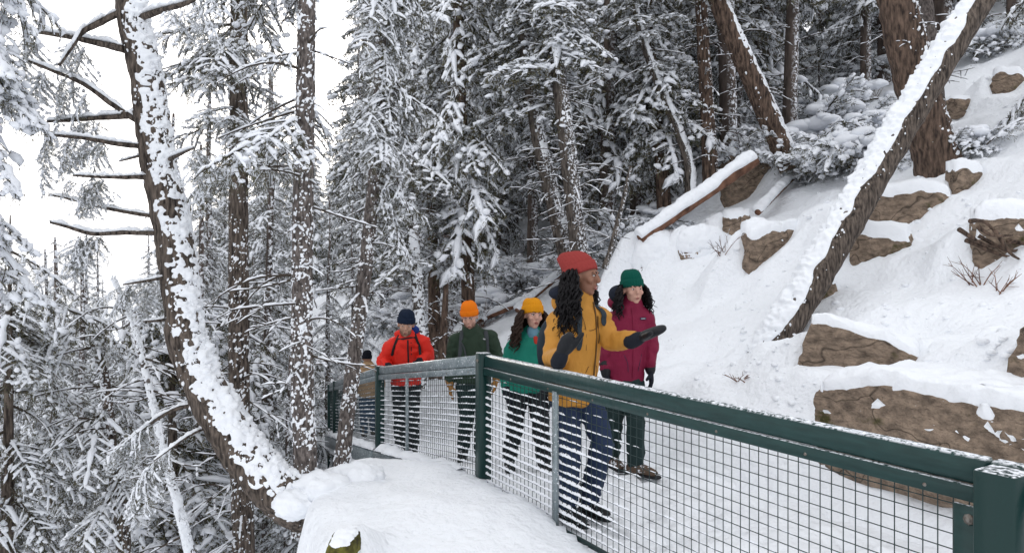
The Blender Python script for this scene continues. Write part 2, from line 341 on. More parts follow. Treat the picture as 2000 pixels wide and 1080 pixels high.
rock_at(1858, 1935, 342, 382, 'dark brown rock in the snow right of the massive trunk', 13, .3, sub=4, cap=.08, thr=.5)
rock_at(1862, 1928, 198, 222, 'flat grey-brown stone high on the bank', 14, 0, sub=4, cap=.03, thr=.75)
rock_at(1950, 2010, 155, 195, 'brown stone under snow near the top right corner', 15, 0, sub=4, cap=.08, thr=.5)
rock_at(1548, 1612, 318, 352, 'small brown stone at the foot of the bank bushes', 16, .5, sub=4, cap=.06, thr=.5)
rock_at(1925, 2030, 445, 520, 'dark root-bound rock at the right edge under snow', 17, -.3, sub=5, cap=.10, thr=.45)
rock_at(1245, 1345, 488, 556, 'rounded boulder wholly padded with snow behind the green beanie', 18, .2, sub=5, cap=.12, thr=-.3, power=2.1, rough=.1)
rock_at(1330, 1420, 470, 520, 'smaller snow-padded boulder next to the rounded one', 19, .2, sub=5, cap=.10, thr=-.3, power=2.1, rough=.1)
rock_at(1575, 1640, 560, 600, 'half-buried stone just right of the leaning log foot', 20, .2, sub=4, cap=.08, thr=.5)
rock_at(1415, 1470, 435, 490, 'mossy dark stone beside the snowy shelf', 21, .2, sub=4, cap=.08, thr=.5)
rock_at(1930, 2010, 690, 760, 'brown corner of rock under snow at the right edge above the ledge', 22, .2, sub=4, cap=.08, thr=.5)
rock('mossy_stone', 'mossy green stone peeping out of the snow ledge in the foreground', P(660, 1075, 3.5) + np.array((.0, .12, -.06)), (.075, .12, .085), 0, 23, 4, .01, .9)

BUMPS.extend(BUMPS_NEW)
for a_, k_ in ROCKS: build_rock(*a_, **k_)

xs = axis(-2.2, 8.0, .056, -230, 230); ys = axis(1.9, 12.5, .056, -30, 260)
X, Y = np.meshgrid(xs, ys); Z = terrain(X, Y)
g = link('snowy_ground', mesh_np('snowy_ground', np.stack([X, Y, Z], -1).reshape(-1, 3), grid_faces(len(ys), len(xs), False), M['ground_snow']))
tag(g, kind='structure')

# ------------------------------------------------------------------ walkway deck with its snow
def along(t, off=0, z=0):
    "point on the railing line at arc length t, off metres towards the hill"
    t = np.atleast_1d(np.asarray(t, float)); x = np.interp(t, FT, FL[:, 0]); y = np.interp(t, FT, FL[:, 1])
    e = .35; dx = np.interp(t + e, FT, FL[:, 0]) - np.interp(t - e, FT, FL[:, 0]); dy = np.interp(t + e, FT, FL[:, 1]) - np.interp(t - e, FT, FL[:, 1])
    L = np.hypot(dx, dy); off = np.asarray(off, float)
    return np.stack([x + dy / L * off, y - dx / L * off, deck_z(t) + z], -1)
ts = np.r_[np.arange(3.0, 12, .036), np.arange(12, 24, .08)]; ss = np.r_[-.10, -.095, -.08, -.05, np.arange(0, 2.3, .03)]
VV = np.stack([along(ts, s_) for s_ in ss], 1); p = VV.reshape(-1, 3)
foot = fbm(p * np.array((3.2, 3.2, 0)), 3, 21); tr = np.abs(vnoise(p * np.array((4.5, 4.5, 0)), 22))
dzv = .028 * foot - .05 * smooth(.55, .9, tr) + .012 * fbm(p * np.array((14, 14, 0)), 2, 23)
sv = np.tile(ss, len(ts)); lipw = np.exp(-((sv - .02) / .13)**2)
dzv = dzv * (1 - lipw * .7) + lipw * (.07 + .05 * fbm(p * np.array((2.3, 2.3, 0)), 2, 24)) * smooth(FT[2] - .4, FT[2] + .6, np.repeat(ts, len(ss)))
fr = np.random.RandomState(9); tv_ = np.repeat(ts, len(ss))
for k in range(150):
    ft, fs, fa = fr.uniform(4.0, 14), fr.uniform(.35, 1.75), fr.uniform(-.35, .35); du = (tv_ - ft) * math.cos(fa) + (sv - fs) * math.sin(fa); dv = -(tv_ - ft) * math.sin(fa) + (sv - fs) * math.cos(fa)
    e_ = np.sqrt((du / .15)**2 + (dv / .062)**2); dzv = dzv - .032 * smooth(1.15, .8, e_) + .014 * np.exp(-((e_ - 1.45) / .3)**2)
dzv = np.where(sv < -.09, -.10, np.where(sv < -.07, -.03, dzv)); p = p + np.stack([0*dzv, 0*dzv, dzv], -1)
tag(link('walkway_snow', mesh_np('walkway_snow', p, grid_faces(len(ts), len(ss), False)[:, ::-1], M['ground_snow'])), kind='structure')

# ------------------------------------------------------------------ railing
rs = np.random.RandomState(4)
RH = 1.06
tR, tC, tB, tA, tE = FT[1], FT[2], FT[3], FT[4], FT[4] + .75
rail = thing('railing', 'dark green steel railing with wire mesh panels along the snowy walkway', 'railing', tuple(along(tC)[0]))
rinv = Matrix.Translation(rail.location).inverted()
def rpart(name, V, Fc, m, parent=rail, smoothed=False):
    o = link(name, mesh_np(name, np.asarray(V) - np.array(rail.location), Fc, m, smoothed), parent); return o
def post(t, wd, below, top=.0, off=0, m='post_paint'):
    a = along(t, off)[0]; d = along(t + .05)[0] - along(t - .05)[0]; ang = math.atan2(d[1], d[0])
    V, Fc = bar((0, 0, -below), (0, 0, RH + top), wd, wd, .005); c, s_ = math.cos(ang), math.sin(ang)
    V = np.stack([V[:, 0]*c - V[:, 1]*s_, V[:, 0]*s_ + V[:, 1]*c, V[:, 2]], 1) + a
    return rpart('post', V, Fc, M[m])
post(tR - .035, .115, .6, -.004, -.095); post(tC, .09, .35, .012); post(tB, .085, .55, .01); post(tA, .085, .9, .01); post(tE, .085, .9, -.02)
def straight(t0, t1, off, z):   # straight beam end points
    return along(t0, off, z)[0], along(t1, off, z)[0]
secs = [(tR - .9, tR + .048, 0), (tR + .05, tC - .047, 0), (tC + .047, tB - .045, 0), (tB + .045, tA - .045, 0), (tA + .045, tE, 0)]
steel_sec = {2, 3, 4}
for i, (a, b, o_) in enumerate(secs):
    p0, p1 = straight(a, b, .012, RH - .045); V, Fc = bar(p0, p1, .065, .088, .012)
    rpart('top_rail', V, Fc, M['green_paint'] if i < 2 else M['steel'])
def bolt(p, d, parent, r=.011):
    V, Fc = tube([p, p + d * .006, p + d * .007, p + d * .013], [r*1.5, r*1.5, r, r*.8], 8); 
    return rpart('bolt', V, Fc, M['bolt'], parent)
clumpA = {}
def panel(i, a, b, snowf, wm):
    p0, p1 = straight(a, b, -.012, RH - .118); V, Fc = bar(p0, p1, .03, .052, .003)
    fm = M['green_paint'] if i == 1 else M['steel']
    pan = rpart('mesh_panel', V, Fc, fm)
    q0, q1 = straight(a, b, -.008, .10 if i == 1 else .085); V, Fc = bar(q0, q1, .012, .03, .002); rpart('bottom_bar', V, Fc, M['steel'] if i != 1 else M['wire'], pan)
    L = b - a; d = nrm(p1 - p0); nrmv = np.array((-d[1], d[0], 0)); 
    if nrmv[0] > 0: nrmv = -nrmv
    zt, zb = RH - .10, .09; nv = int(L / .05); vz = np.array((0, 0, 1.))
    # upright wires share one mesh
    wv = tube([np.zeros(3), np.array((0, 0, zt - zb))], .0021, 5, False)
    me = mesh_np('wire', wv[0], wv[1], M['wire'])
    for k in range(1, nv):
        c = along(a + k * L / nv, -.002, zb)[0]; c[2] = (p0 + (p1 - p0) * k / nv)[2] - (RH - .122) + zb
        link('wire', me, pan, tuple(c - np.array(rail.location)))
    e0, e1 = straight(a, b, .002, 0); hv = tube([np.zeros(3), e1 - e0], .0021, 5, False); me2 = mesh_np('wire', hv[0], hv[1], M['wire'])
    ac = Acc(); nh = int((zt - zb) / .05)
    for k in range(1, nh + 1):
        z = zb + k * .05
        if z > zt: break
        link('wire', me2, pan, tuple(e0 + vz * z - np.array(rail.location)))
        m_ = int(L / .016); u = np.linspace(0, 1, m_); pts = e0 + (e1 - e0) * u[:, None] + vz * (z + .001)
        f = snowf(u * L, z); n1 = vnoise(np.stack([u * L * 7, np.full(m_, z * 40), np.full(m_, i)], 1), 31) * .5 + vnoise(np.stack([u * L * 24, np.full(m_, z * 40), np.full(m_, i + 9.)], 1), 32) * .5
        r = np.clip(f - .16 + n1 * .8, 0, 1.2) * .0108
        T, A, B = frames(pts); th = np.arange(5) / 5 * 2 * np.pi; kk = r[:, None] * rs.uniform(.75, 1.25, (m_, 5))
        Vb = (pts + vz * (r * .6)[:, None])[:, None] + A[:, None] * (np.cos(th) * kk)[..., None] * .9 + vz * (np.where(np.sin(th) < 0, .55, 1.15) * np.sin(th) * kk)[..., None]
        Fq = grid_faces(m_, 5).reshape(m_ - 1, 5, 4); keep = (np.maximum(r[1:], r[:-1]) > .0022); Fq = Fq[keep].reshape(-1, 4)
        if len(Fq): ac.add(Vb.reshape(-1, 3), Fq[:, ::-1])
    V, Fc = ac.get(); tag(rpart('wire_snow', V, Fc, M['tree_snow'], rail, True), kind='stuff')
    for tb in np.arange(a + .18, b, .47):
        u = (tb - a) / L; c = p0 + (p1 - p0) * u; bolt(c + nrmv * .004 + vz * -.006, nrmv, pan, .009 if i > 1 else .008)
    return pan
pn = panel(1, secs[1][0] + .01, secs[1][1], lambda u, z: -.15 + .95 * smooth(1.3, 2.7, u) * smooth(1.0, .70, z) + .45 * smooth(.95, .25, z) * smooth(.2, 1.2, u), 0)
panel(2, secs[2][0], secs[2][1], lambda u, z: .12 + .75 * smooth(.98, .6, z), 0)
panel(3, secs[3][0], secs[3][1], lambda u, z: .05 + .7 * smooth(.98, .6, z), 0)
panel(4, secs[4][0], secs[4][1], lambda u, z: .0 + .5 * smooth(.98, .6, z), 0)
# end bracket of the near panel and the flat uprights
c = along(tR + .115, -.012)[0]; V, Fc = bar(c + (0, 0, .0), c + (0, 0, RH - .155), .085, .008, .002, up=nrm(np.array((along(tR + .2)[0] - along(tR)[0])))); 
d_ = nrm(along(tR + .2)[0] - along(tR)[0]); 
V, Fc = bar(np.array((0, 0, -.1)), np.array((0, 0, RH - .158)), .1, .01, .002, up=(0, 1, 0)); ang = math.atan2(d_[1], d_[0])
V = np.stack([V[:, 0]*math.cos(ang) - V[:, 1]*math.sin(ang), V[:, 0]*math.sin(ang) + V[:, 1]*math.cos(ang), V[:, 2]], 1) + along(tR + .10, -.016)[0]
br = rpart('end_bracket', V, Fc, M['green_paint'])
nv_ = np.array((-d_[1], d_[0], 0)); nv_ = -nv_ if nv_[0] > 0 else nv_
bolt(along(tR + .10, -.02, RH - .20)[0], nv_, br, .012); bolt(along(tR + .10, -.02, .55)[0], nv_, br, .012)
bolt(along(tC, -.045, RH - .045)[0] + d_ * .0, nv_, rail, .009); bolt(along(tB, -.043, RH - .05)[0], nv_, rail, .009)
for t_, m_ in ((tC - 1.0, 'steel'), (tC + 1.78, 'steel'), (tB + 2.2, 'steel')):
    d2 = nrm(along(t_ + .1)[0] - along(t_ - .1)[0]); ang = math.atan2(d2[1], d2[0])
    V, Fc = bar((0, 0, -.02), (0, 0, RH - .13), .05, .02, .003, up=(0, 1, 0))
    V = np.stack([V[:, 0]*math.cos(ang) - V[:, 1]*math.sin(ang), V[:, 0]*math.sin(ang) + V[:, 1]*math.cos(ang), V[:, 2]], 1) + along(t_, -.02)[0]
    rpart('stile', V, Fc, M[m_])
# steel edge beam under the far, sloping spans and the timber below it
for a, b in ((tC + .35, tB - .05), (tB + .05, tE)):
    p0, p1 = straight(a, b, -.065, .06); V, Fc = bar(p0, p1, .05, .16, .004); rpart('edge_beam', V, Fc, M['steel'])
    qs = np.linspace(p0, p1, int((b - a) / .045)) + np.array((.02, .01, .085)); V, Fc = bolster(qs, .085, 10, rs, .08, .8); tag(rpart('edge_snow', V, Fc, M['snow'], rail, True))
M['timber'] = mat('timber', (.04, .028, .02), .9, (20, (1, 1, 1), .02), ((.12, .09, .05), 8, (1, 1, 1), .2))
tb_ = thing('bridge_timber', 'dark mossy timber beam under the far end of the walkway', 'beam', tuple(along(tB + 1.3)[0]))
for k, (a, b, z, h) in enumerate(((tB + .15, tE + .3, -.52, .2), (tB + .6, tE + .3, -.80, .24))):
    p0, p1 = straight(a, b, .25 + .1*k, z); V, Fc = bar(p0, p1, .2, h, .02); link('timber', mesh_np('timber', V - np.array(tb_.location), Fc, M['timber']), tb_)
    Vs, Fs = bolster(np.linspace(p0 + (0, 0, h/2), p1 + (0, 0, h/2), 60), .07, 7, rs, .15); link('snow_cover', mesh_np('snow_cover', Vs - np.array(tb_.location), Fs, M['snow']), tb_)

# ------------------------------------------------------------------ conifer branches
def make_branch(rs, L, ntw, step, nl, nw, nper, srad, seg, sst, hang=.6, droop=None, snow=1., lichen=0):
    needV = []; tw = []
    d = rs.uniform(.12, .38) if droop is None else droop
    u = np.linspace(0, 1, 10); main = np.stack([u * L, .05 * L * np.sin(u * 3 + rs.rand() * 6) * u, L * (.08 * u - d * u**1.7)], 1)
    wood = Acc(); wood.add(*tube(main, np.linspace(.016, .004, 10) * L, 4, False)); sn = Acc()
    curves = [(main[1:], 1.25)]
    for i in range(ntw):
        u0 = .10 + .9 * (i + rs.rand()) / ntw; p0 = np.array([np.interp(u0, u, main[:, k]) for k in range(3)])
        a = R(rs.uniform(38, 72)); sd_ = 1 if i % 2 else -1; l = L * (.42 * (1.02 - u0)**.8 + .10) * rs.uniform(.6, 1.2)
        di = np.array((math.cos(a), sd_ * math.sin(a), rs.uniform(-.35, .1))); v = np.linspace(0, 1, 6)[:, None]
        c = p0 + di * l * v + np.array((0, 0, -rs.uniform(.15, .6) * l)) * v**2; curves.append((c, 1.))
    allp = []; allt = []
    for c, k in curves:
        ln = np.linalg.norm(np.diff(c, axis=0), axis=1).sum(); n = max(3, int(ln / step)); q, _ = resample(c, np.zeros(len(c)), n)
        allp.append(q); allt.append(np.gradient(q, axis=0)); wood.add(*tube(q[::max(1, n//3)], .0045 * L, 3, False))
        # hanging sprays
        nh = int(hang * ln / (.07 * max(L, .6)))
        for h in range(nh):
            b = q[rs.randint(n)]; hl = rs.uniform(.06, .20) * L**.5; hv = np.linspace(0, 1, max(2, int(hl / step)))[:, None]
            hp = b + np.array((rs.uniform(-.3, .3), rs.uniform(-.3, .3), -1)) * hl * hv; allp.append(hp); allt.append(np.gradient(hp, axis=0))
        if snow > 0:
            m = max(4, int(ln / sst)); q2, _ = resample(c, np.zeros(len(c)), m)
            if rs.rand() < .88: sn.add(*bolster(q2, srad * snow * rs.uniform(.6, 1.3) * k, seg, rs, .33))
            nl_ = int(ln / (sst * 2.6) * snow)
            if nl_:
                C = q2[rs.randint(1, m, nl_)] + rs.uniform(-1, 1, (nl_, 3)) * srad * np.array((1.1, 1.1, .3)) + np.array((0, 0, srad * .3))
                S = srad * rs.uniform(.6, 1.6, (nl_, 1)) * np.array((1.35, 1.2, .75)); sn.add(*lumps(C, S, rs, 0, .25))
    Pn = np.vstack(allp); Tn = nrm(np.vstack(allt)); Pn = np.repeat(Pn, nper, 0); Tn = np.repeat(Tn, nper, 0); n = len(Pn)
    rad = nrm(rs.normal(size=(n, 3)) * np.array((1, 1, .8)) + np.array((0, 0, -.25))); di = nrm(Tn * .75 + rad * .8)
    sd_ = nrm(np.cross(di, rs.normal(size=(n, 3)))) * nw; ln = nl * rs.uniform(.6, 1.3, (n, 1)); Pn = Pn + rs.normal(size=(n, 3)) * step * .4
    V = np.stack([Pn - sd_, Pn + sd_, Pn + di * ln], 1).reshape(-1, 3)
    if lichen:
        k = int(lichen); b = np.vstack(allp)[rs.randint(0, len(np.vstack(allp)), k)]; hh = rs.uniform(.05, .16, (k, 1)); sx = nrm(rs.normal(size=(k, 3)) * np.array((1, 1, 0))) * .004
        V = np.vstack([V, np.stack([b - sx, b + sx, b + np.array((0, 0, -1.)) * hh + rs.normal(size=(k, 3)) * .012], 1).reshape(-1, 3)])
    Fn = np.arange(len(V)).reshape(-1, 3); return (V, Fn), sn.get(), wood.get()
rb = np.random.RandomState(11)
BR = {'near': [make_branch(rb, 1.2, 20, .036, .050, .0050, 3, .024, 5, .070, .5, lichen=60) for k in range(5)],
      'mid':  [make_branch(rb, 1.2, 16, .060, .075, .0085, 3, .038, 4, .090, .5) for k in range(5)],
      'far':  [make_branch(rb, 1.2, 9, .11, .14, .019, 3, .076, 4, .20, .4) for k in range(5)],
      'bush': [make_branch(rb, 1.2, 16, .055, .065, .0065, 3, .046, 5, .085, .3, .22) for k in range(5)]}
def crown(level, rs, items):
    "items: (position, azimuth, pitch down, scale) for each branch"
    A = [Acc(), Acc(), Acc()]
    for (p, az, pit, s) in items:
        b = BR[level][rs.randint(5)]
        m = np.array((Matrix.Rotation(az, 3, 'Z') @ Matrix.Rotation(pit, 3, 'Y') @ Matrix.Rotation(rs.uniform(-.3, .3), 3, 'X'))) * (s / 1.2)
        if rs.rand() < .5: fl = np.diag((1, -1, 1.)); m = m @ fl
        for a, (V, Fc) in zip(A, b): 
            if len(V): a.add(V @ m.T + np.asarray(p), Fc)
    return [a.get() for a in A]
def spruce_items(rs, H, z0, Lmax, n, curve=None, pit=(.1, .6), top=.15, power=.8):
    it = []
    for i in range(n):
        z = z0 + (H - z0) * ((i + rs.rand()) / n)**.92; k = (H - z) / (H - z0); s = max(top, Lmax * k**power * rs.uniform(.55, 1.1))
        p = np.array((0, 0, z)) if curve is None else curve(z); it.append((p, i * 2.4 + rs.uniform(-.5, .5), rs.uniform(*pit) * (.5 + .6 * k), s))
    return it
def trunk_mesh(pts, rad, seg=12, n=60, jit=(.12, 7), seed=0):
    q, r = resample(pts, rad, n); return tube(q, r, seg, True, (0, 1, 0), jit, seed), q, r
def dead_twigs(rs, q, r, n, z0, z1, l0, l1, sub=4):
    "dry side twigs on the trunk: wood, snow lying on them"
    Wd, Sn = Acc(), Acc()
    zz = q[:, 2]
    for i in range(n):
        z = rs.uniform(z0, z1); k = int(np.argmin(abs(zz - z))); b = q[k]; az = rs.uniform(0, 6.28); l = rs.uniform(l0, l1); v = np.linspace(0, 1, 7)[:, None]
        di = np.array((math.cos(az), math.sin(az), rs.uniform(-.25, .2))); c = b + di * l * v + np.array((0, 0, -rs.uniform(0, .35) * l)) * v**2 + np.array((0, 0, .12 * l)) * np.sin(v * 3.1) * rs.uniform(-1, 1)
        Wd.add(*tube(c, np.linspace(.013, .004, 7) * (.5 + l * .6), 4, False)); Sn.add(*bolster(resample(c, v[:, 0], 16)[0], .013 * (.7 + .5 * l), 5, rs, .2))
        for j in range(rs.randint(0, sub)):
            h = rs.randint(2, 6); b2 = c[h]; a2 = az + rs.choice((-1, 1)) * rs.uniform(.5, 1.1); l2 = l * rs.uniform(.2, .5); d2 = np.array((math.cos(a2), math.sin(a2), rs.uniform(-.5, .1)))
            c2 = b2 + d2 * l2 * v[:5] / v[4] + np.array((0, 0, -.2 * l2)) * (v[:5])**2; Wd.add(*tube(c2, np.linspace(.006, .003, 5), 3, False)); Sn.add(*bolster(resample(c2, v[:5, 0], 8)[0], .010, 5, rs, .25))
    return Wd.get(), Sn.get()
def merge(*vf):
    a = Acc()
    for V, Fc in vf:
        if len(V): a.add(V, Fc)
    return a.get()
def plant_tree(name, label, base, parts, group=None, cat='tree', rz=0, sc_=1):
    o = thing(name, label, cat, tuple(base), group); o.rotation_euler.z = rz; o.scale = (sc_,) * 3
    for nm, me in parts: link(nm, me, o)
    return o
# ---- prototype forest trees, shared by all the copies
def proto(seed, level, H, z0, Lmax, n, r0, lean=0, ntwig=25, power=.8, barkm='bark_far', nlm='needle_far'):
    rs = np.random.RandomState(seed); k = np.linspace(0, 1, 7); wob = np.cumsum(rs.uniform(-1, 1, 7)) * .05
    pts = np.stack([k * H * lean + wob * k, -k * H * lean * .3 + wob[::-1] * k, k * H - .35 * (k == 0)], 1); rad = r0 * (1 - k * .93)**.9 + .008
    (tv, tf), q, r = trunk_mesh(pts, rad, 10 if level != 'far' else 6, 40 if level != 'far' else 12, (.12, 6), seed)
    cf = lambda z: np.array([np.interp(z, q[:, 2], q[:, j]) for j in range(3)])
    (nv, nf), (sv_, sf), (wv, wf) = crown(level, rs, spruce_items(rs, H, z0, Lmax, n, cf, power=power))
    if ntwig:
        (dv, df), (ev, ef) = dead_twigs(rs, q, r, ntwig, .6, z0 + 1.5, .3, 1.3); wv, wf = merge((wv, wf), (dv, df)); sv_, sf = merge((sv_, sf), (ev, ef))
    tv, tf0 = tv, tf
    V, Fc = merge((tv, tf), (wv, wf)); tm = mesh_np('trunk', V, Fc, [M[barkm], M['twig']], True, np.r_[np.zeros(len(tf)), np.ones(len(wf))])
    return [('trunk', tm), ('crown', mesh_np('crown', nv, nf, M[nlm], False)), ('snow_load', mesh_np('snow_load', sv_, sf, M['tree_snow']))]
PR = {'mid_a': proto(1, 'mid', 11, 2.6, 1.9, 60, .16), 'mid_b': proto(2, 'mid', 13, 4.2, 2.0, 58, .17, .03), 'mid_c': proto(3, 'mid', 8, .5, 1.5, 54, .10, 0, 5),
      'mid_d': proto(4, 'mid', 15, 1.5, 2.3, 72, .19, -.02), 'small': proto(5, 'mid', 3.4, .15, 1.05, 36, .05, 0, 0, 1.),
      'far_a': proto(6, 'far', 13, .8, 2.4, 95, .16, 0, 0, 1.), 'far_b': proto(7, 'far', 10, .5, 1.8, 80, .13, 0, 0, .9), 'far_c': proto(8, 'far', 15, 3, 2.3, 85, .18, .02, 0, .8),
      'far_d': proto(9, 'far', 7, .3, 1.7, 60, .1, 0, 0, 1.)}

# ---- forest fill: trees that nothing tells apart share a label per stand
HT = dict(mid_a=11, mid_b=13, mid_c=8, mid_d=15, small=3.4, far_a=13, far_b=10, far_c=15, far_d=7)
rf = np.random.RandomState(77)
def stand(n, xr, dr, kinds, name, label, group, sc0=.8, sc1=1.25, sky_gap=True, minsep=1.2, taken=[]):
    k = 0; tries = 0
    while k < n and tries < 4000:
        tries += 1; d = rf.uniform(*dr); px = rf.uniform(*xr); x = (px - 1000) / F * d
        s_, t_ = st(np.array([x]), np.array([d]))
        if -.8 < s_[0] < 2.6: continue
        if any((x - a)**2 + (d - b)**2 < (minsep * (.7 + d / 40))**2 for a, b in taken): continue
        kd = kinds[rf.randint(len(kinds))]; scl = rf.uniform(sc0, sc1); g0 = gz(x, d)
        lim = (330 if 80 < px < 330 else 400 if 535 < px < 575 or 625 < px < 705 else None) if sky_gap else None
        if lim:                                                     # the openings where the sky shows: only tops below them
            fit = (CAMZ + (540 - lim - rf.uniform(-10, 160)) / F * d - g0) / HT[kd]
            if fit < .35: continue
            scl = min(scl, fit)
        taken.append((x, d)); plant_tree(name, label, (x, d, g0 - .1), PR[kd], group, 'tree', rf.uniform(0, 6.28), scl); k += 1
stand(26, (860, 1560), (14, 24), ['mid_a', 'mid_b', 'mid_d', 'mid_c'], 'spruce_tree', 'snow-laden spruce crowded among others on the wooded slope behind the hikers', 'spruces on the slope behind the hikers')
stand(16, (1350, 2080), (15, 26), ['mid_a', 'mid_b', 'mid_d', 'mid_c'], 'spruce_tree', 'snowy spruce standing high on the bank above the leaning log', 'spruces high on the right bank')
stand(60, (800, 2150), (24, 48), ['far_a', 'far_b', 'far_c'], 'spruce_tree', 'distant snow-covered spruce in the dense wood at the top of the slope', 'distant spruces up the slope', 1, 1.5)
stand(16, (590, 900), (13, 24), ['mid_a', 'mid_c', 'mid_b'], 'spruce_tree', 'snowy spruce below the walkway behind the red and tan jackets', 'spruces behind the far end of the walkway')
stand(30, (-60, 700), (9.5, 22), ['mid_c', 'mid_a', 'mid_c'], 'spruce_tree', 'snow-covered spruce rising from the gorge at the left', 'spruces in the gorge', .8, 1.1)
stand(80, (-120, 760), (26, 62), ['far_a', 'far_b', 'far_d'], 'spruce_tree', 'distant snow-covered spruce on the far side of the gorge', 'distant spruces across the gorge', .8, 1.15, True, 1.4)
stand(45, (-120, 860), (62, 115), ['far_a', 'far_b'], 'spruce_tree', 'tiny far-off spruce on the hazy opposite ridge', 'spruces on the opposite ridge', .8, 1.2, False, 1.6)

# ------------------------------------------------------------------ single trees near the walkway
def trunk_snow(q, r, seed, n, alpha=1.2, base=.02, amp=.03, freq=9, wind=(.8, -.35, .6), k=13, fine=.5):
    "snow stuck to the upper / windward side; where the noise is low it sinks into the bark"
    q, r = resample(q, r, n); T, _, _ = frames(q, (0, 1, 0)); N = np.array(wind) - T * (T @ np.array(wind))[:, None]; N = nrm(N); B = np.cross(T, N)
    a = np.linspace(-1, 1, k); al = alpha * (1 + .25 * vnoise(np.stack([np.arange(n) * .07, 0*r, 0*r], 1), seed + 3))
    an = a[None] * al[:, None]; di = N[:, None] * np.cos(an)[..., None] + B[:, None] * np.sin(an)[..., None]
    Pm = q[:, None] + di * r[:, None, None]; ns = fbm(Pm.reshape(-1, 3) * freq, 2, seed).reshape(n, k) * (1 - fine) + vnoise(Pm.reshape(-1, 3) * freq * 3.1, seed + 1).reshape(n, k) * fine
    th = (base + amp * ns) * np.clip(1 - np.abs(a)**2.5, 0, 1)[None] ** .6 - .004; th = np.clip(th, -.012, 1) ; th[:, 0] = -.012; th[:, -1] = -.012; th[0] = -.01; th[-1] = -.01
    V = (q[:, None] + di * (r[:, None] * .985 + th)[..., None]).reshape(-1, 3); return V, grid_faces(n, k, False)
def flecks(q, r, n, rs, wind, spread=1.5, s0=.004, s1=.014):
    "small clots of snow caught in the bark"
    i = rs.randint(0, len(q), n); T, _, _ = frames(q, (0, 1, 0)); N = np.array(wind) - T * (T @ np.array(wind))[:, None]; N = nrm(N); B = np.cross(T, N)
    a = rs.normal(size=n) * spread * .6; di = N[i] * np.cos(a)[:, None] + B[i] * np.sin(a)[:, None]; C = q[i] + di * (r[i] * 1.0)[:, None] + T[i] * rs.uniform(-.03, .03, (n, 1))
    keep = vnoise(C * 7, 3) + .5 * vnoise(C * 20, 4) > -.15; C = C[keep]; S = (s0 + (s1 - s0) * rs.rand(len(C))**2)[:, None] * rs.uniform(.7, 1.4, (len(C), 3)); S = S * np.array((1, 1, 1.35)); return lumps(C, S, rs, 0, .5)
CL = {}
def cluster(key, n, h, l0, l1, pit, seed):
    rs = np.random.RandomState(seed); its = [(np.array((0, 0, rs.uniform(0, h))), rs.uniform(0, 6.28), rs.uniform(*pit), rs.uniform(l0, l1)) for k in range(n)]
    (nv, nf), (sv_, sf), (wv, wf) = crown('mid', rs, its); CL[key] = (n, h, [('crown', mesh_np('crown', nv, nf, M['needle'], False)), ('snow_load', mesh_np('snow_load', sv_, sf, M['tree_snow'])), ('twigs', mesh_np('twigs', wv, wf, M['twig']))])
cluster('big', 44, 4.6, .7, 1.6, (.25, .9), 201); cluster('big2', 40, 4.0, .6, 1.5, (.3, 1.), 202); cluster('light', 20, 3.0, .6, 1.3, (.2, .8), 203)
def special(name, label, pxs, depths, wpx, bark, crown_=None, level='near', twigs=None, snow=None, seed=0, nring=90, seg=14, cat='tree', needle_='needle', base_flare=1.15, jit=(.12, 9)):
    rs = np.random.RandomState(seed); pts = np.array([P(a, b, d) for (a, b), d in zip(pxs, depths)]); rad = np.array([w_ / 2 / F * d for w_, d in zip(wpx, depths)])
    if pts[0, 2] > pts[-1, 2]: pts = pts[::-1]; rad = rad[::-1]
    base = pts[0].copy(); pts = pts - base
    (tv, tf), q, r = trunk_mesh(pts, rad, seg, nring, jit, seed)
    o = thing(name, label, cat, tuple(base)); wv, wf = np.zeros((0, 3)), np.zeros((0, 3), int); sA = Acc()
    cf = lambda z: np.array([np.interp(z, q[:, 2], q[:, j]) for j in range(3)])
    link('trunk', mesh_np('trunk', tv, tf, M[bark]), o)
    if snow:
        VF = trunk_snow(q, r, seed, **snow); k_ = 1.0 if depths[0] < 9 else .35; V, Fc = merge(VF, flecks(q, r, int((1200 if name != 'bowed_tree' else 3800) * k_), rs, snow.get('wind'), 1.2 + .5 * (snow.get('alpha', 1) > 2), .003 / k_**.5, .012 / k_**.5)); link('trunk_snow', mesh_np('trunk_snow', V, Fc, M['snow']), o)
    if crown_ and level == 'mid':
        n_, ya, yb, dd = crown_.spec; key = ('big', 'big2')[seed % 2] if n_ > 25 else 'light'; _, h, parts = CL[key]
        za, zb_ = [CAMZ - (yy - 540) / F * dd - base[2] for yy in (yb, ya)]; p0, p1 = cf(za), cf(zb_); ax = p1 - p0
        ro_ = Vector(ax).to_track_quat('Z', 'Y').to_euler(); scz = max(.6, np.linalg.norm(ax) / h)
        for nm, me in parts:
            c_ = link(nm, me, o, tuple(p0)); c_.rotation_mode = 'QUATERNION'; c_.rotation_quaternion = Vector(ax).to_track_quat('Z', 'Y') @ Euler((0, 0, seed * 1.7)).to_quaternion(); c_.scale = (1, 1, scz)
        crown_ = None
    if crown_:
        its = crown_(rs, cf, base); (nv, nf), (sv_, sf), (wv, wf) = crown(level, rs, its)
        link('crown', mesh_np('crown', nv, nf, M[needle_], False), o); sA.add(sv_, sf)
    if twigs:
        (dv, df), (ev, ef) = dead_twigs(rs, q, r, *twigs); wv, wf = merge((wv, wf), (dv, df)); sA.add(ev, ef)
    if len(wv): link('twigs', mesh_np('twigs', wv, wf, M['twig']), o)
    V, Fc = sA.get()
    if len(V): link('snow_load', mesh_np('snow_load', V, Fc, M['tree_snow']), o)
    return o, q, r, base
